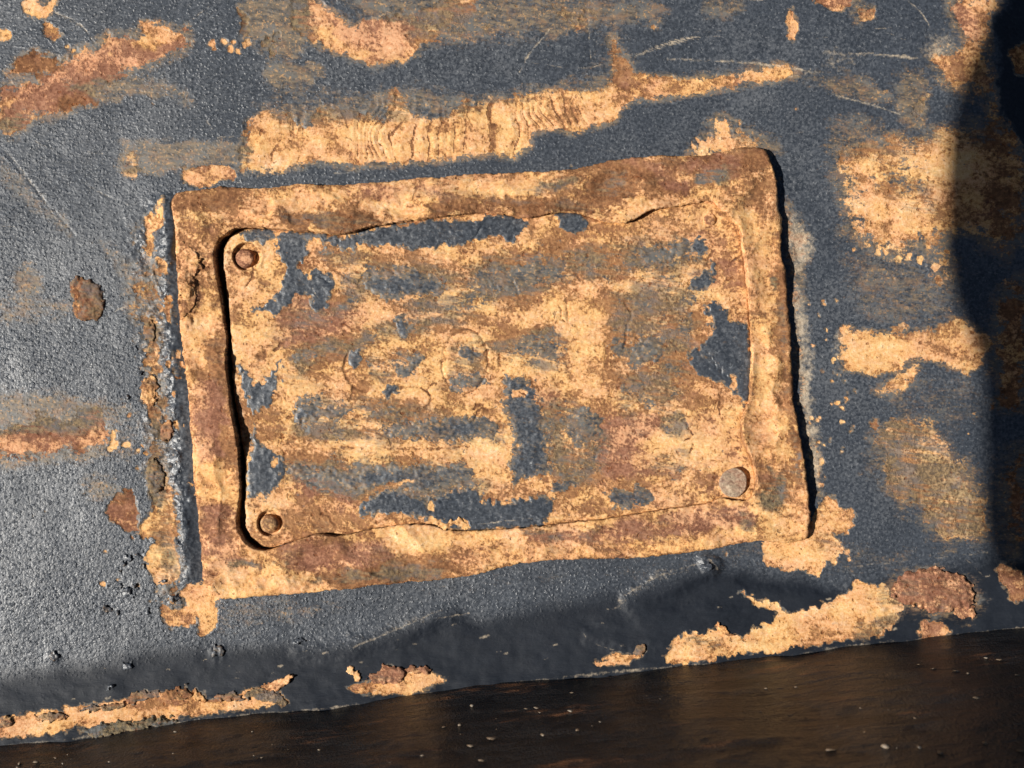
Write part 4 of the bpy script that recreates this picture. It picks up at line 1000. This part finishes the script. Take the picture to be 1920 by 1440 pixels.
# ------------------------------------------------------------------ grit lying on the shaded flange
def grit_material():
    n = NT('pale_grit')
    c = n.noise(20, 3, .6, 1)
    n.t.links.new(n.ramp(c, [(.3, (.07, .04, .022)), (.5, (.16, .115, .075)), (.7, (.27, .24, .20))]), n.bsdf.inputs['Base Color'])
    n.bsdf.inputs['Roughness'].default_value = .55
    return n.m
def build_grit():
    rr = random.Random(14)
    V_, F_ = [], []
    spots = [(923,1383,12),(1083,1368,9),(1017,1377,9),(883,1397,9),(833,1363,9),(863,1358,8),(885,1322,8),(987,1328,7),(1005,1326,6),(1120,1315,5),(1070,1332,7),(740,1430,18),(793,1415,9),(903,1425,9),
             (1563,1237,5),(1435,1290,7),(1492,1288,7),(1423,1335,6),(1340,1360,10),(1352,1354,7),(1607,1373,9),(1543,1405,9),(1633,1400,13),(1690,1400,8),(1723,1410,9),(1807,1393,11),(1863,1407,12),(1747,1253,7),(1790,1259,9),(1810,1262,7),
             (1847,1233,6),(1870,1236,7),(1900,1265,6),(1820,1308,9),(37,1430,8),(68,1427,8),(105,1420,6),(330,1371,5),(325,1412,5),(600,1405,5),(1380,1365,8),(1700,1345,5),(1760,1280,6),(1480,1340,5)]
    for _ in range(90):
        u = rr.uniform(0, 1920); v = rr.uniform(float(shade_y(u)) + 22, 1440)
        spots.append((u, v, rr.choice((1, 1, 1.5, 2, 2.5, 4))))
    ico = [(0, 0, 1)] + [(math.cos(a) * .9, math.sin(a) * .9, .35) for a in np.arange(6) * math.pi / 3] + [(math.cos(a + .5) * .9, math.sin(a + .5) * .9, -.35) for a in np.arange(6) * math.pi / 3] + [(0, 0, -1)]
    fc = [(0, 1 + i, 1 + (i + 1) % 6) for i in range(6)] + [(1 + i, 7 + i, 1 + (i + 1) % 6) for i in range(6)] + [(1 + (i + 1) % 6, 7 + i, 7 + (i + 1) % 6) for i in range(6)] + [(13, 7 + (i + 1) % 6, 7 + i) for i in range(6)]
    tt = np.linspace(0, FL_H - 6, 500)
    for u, v, r in spots:
        # the spot of the flange seen at that place: walk up its slope
        bu = u
        for _k in range(3):
            X, Y, Z = world_xyz(bu, float(base_y(bu)), FLANGE_Z)
            px, py, pz = flange_pt(np.full(500, X), np.full(500, Y), tt)
            vv = 720 - py / PX * DIST / (DIST - pz / PX)
            i = int(np.clip(np.searchsorted(vv, v), 0, 499))
            uu = 960 + px[i] / PX * DIST / (DIST - pz[i] / PX)
            bu += u - uu
        if vv[0] > v: continue
        k0 = len(V_); ax = (rr.uniform(1.0, 2.6), rr.uniform(.6, 1.2), rr.uniform(.4, .8)); an = rr.uniform(0, 3.1)
        for q in ico:
            j = rr.uniform(.45, 1.3) * r * .42
            a, b, c = q[0] * ax[0] * j, q[1] * ax[1] * j, q[2] * ax[2] * j
            du, dt, dn = a, b * 1.5, c
            V_.append((px[i] + du * PX, py[i] - dt * math.cos(SL) * PX + dn * math.sin(SL) * PX, pz[i] + dt * math.sin(SL) * PX + dn * math.cos(SL) * PX + .6 * PX))
        F_ += [tuple(k0 + t for t in f) for f in fc]
    o = write_mesh('grit', np.array(V_), F_, {}, grit_material())
    tag(o, 'pale grit and rust crumbs lying on the shaded flange below the panel', 'grit', kind='stuff')
build_grit()

# ------------------------------------------------------------------ added unseen plate; blocks sky light and shades the right of the panel
def build_sky_blocker():
    n = NT('sky_blocker_steel')
    c = n.noise(120, 5, .6, 1); m = n.step(.5, .65, c)
    n.t.links.new(n.mix(m, (.03, .033, .04), (.3, .14, .06)), n.bsdf.inputs['Base Color'])
    n.bsdf.inputs['Roughness'].default_value = .6
    edge = [(1887,-60),(1862,0),(1840,60),(1814,110),(1796,160),(1782,215),(1772,270),(1767,340),(1767,420),(1769,480),(1776,530),(1790,580),(1814,630),(1832,680),(1839,740),(1840,840),(1840,960),(1844,1010),(1858,1055),(1900,1078),(1940,1100),(1990,1130),(2030,1200),(2020,1500),(1900,1800),(1000,2000),(-300,2150),(-1500,2300),(-1900,2900),(-1700,4200),(-300,4800),(3000,4900),(4800,4300),(5300,2500),(5350,0),(5200,-3400),(4600,-3900),(3000,-4200),(800,-4200),(-1200,-3900),(-1900,-3200),(-2000,-1500),(-1600,-900),(-600,-700),(600,-640),(1500,-560),(1850,-450),(1915,-300),(1925,-180)]
    h = 2750.0
    V_, F_ = [], []
    m = len(edge)
    for dz, k in ((0, -5), (6, 0), (40, 0), (46, -5)):
        for (u, v) in edge:
            cx, cy = 2600, 400
            L = math.hypot(u - cx, v - cy); u2 = u + (u - cx) / L * k; v2 = v + (v - cy) / L * k
            hh = h + dz + (540 - v) * .12
            x = (u2 - 960 - hh * math.tan(ZEN) * math.cos(AZ)) * PX
            y = (720 - v2 - hh * math.tan(ZEN) * math.sin(AZ)) * PX
            V_.append((x, y, hh * PX))
    for k in range(3):
        for i in range(m):
            j = (i + 1) % m
            F_.append((k * m + i, k * m + j, (k + 1) * m + j, (k + 1) * m + i))
    F_.append(tuple(range(m))); F_.append(tuple(reversed(range(3 * m, 4 * m))))
    V_ = np.array(V_)
    o = write_mesh('sky_blocker', V_, F_, {}, n.m, None, False, tuple(V_.mean(0)))
    tag(o, 'added plate out of view above the panel, blocking sky light and shading the right edge', 'overhead plate')
build_sky_blocker()
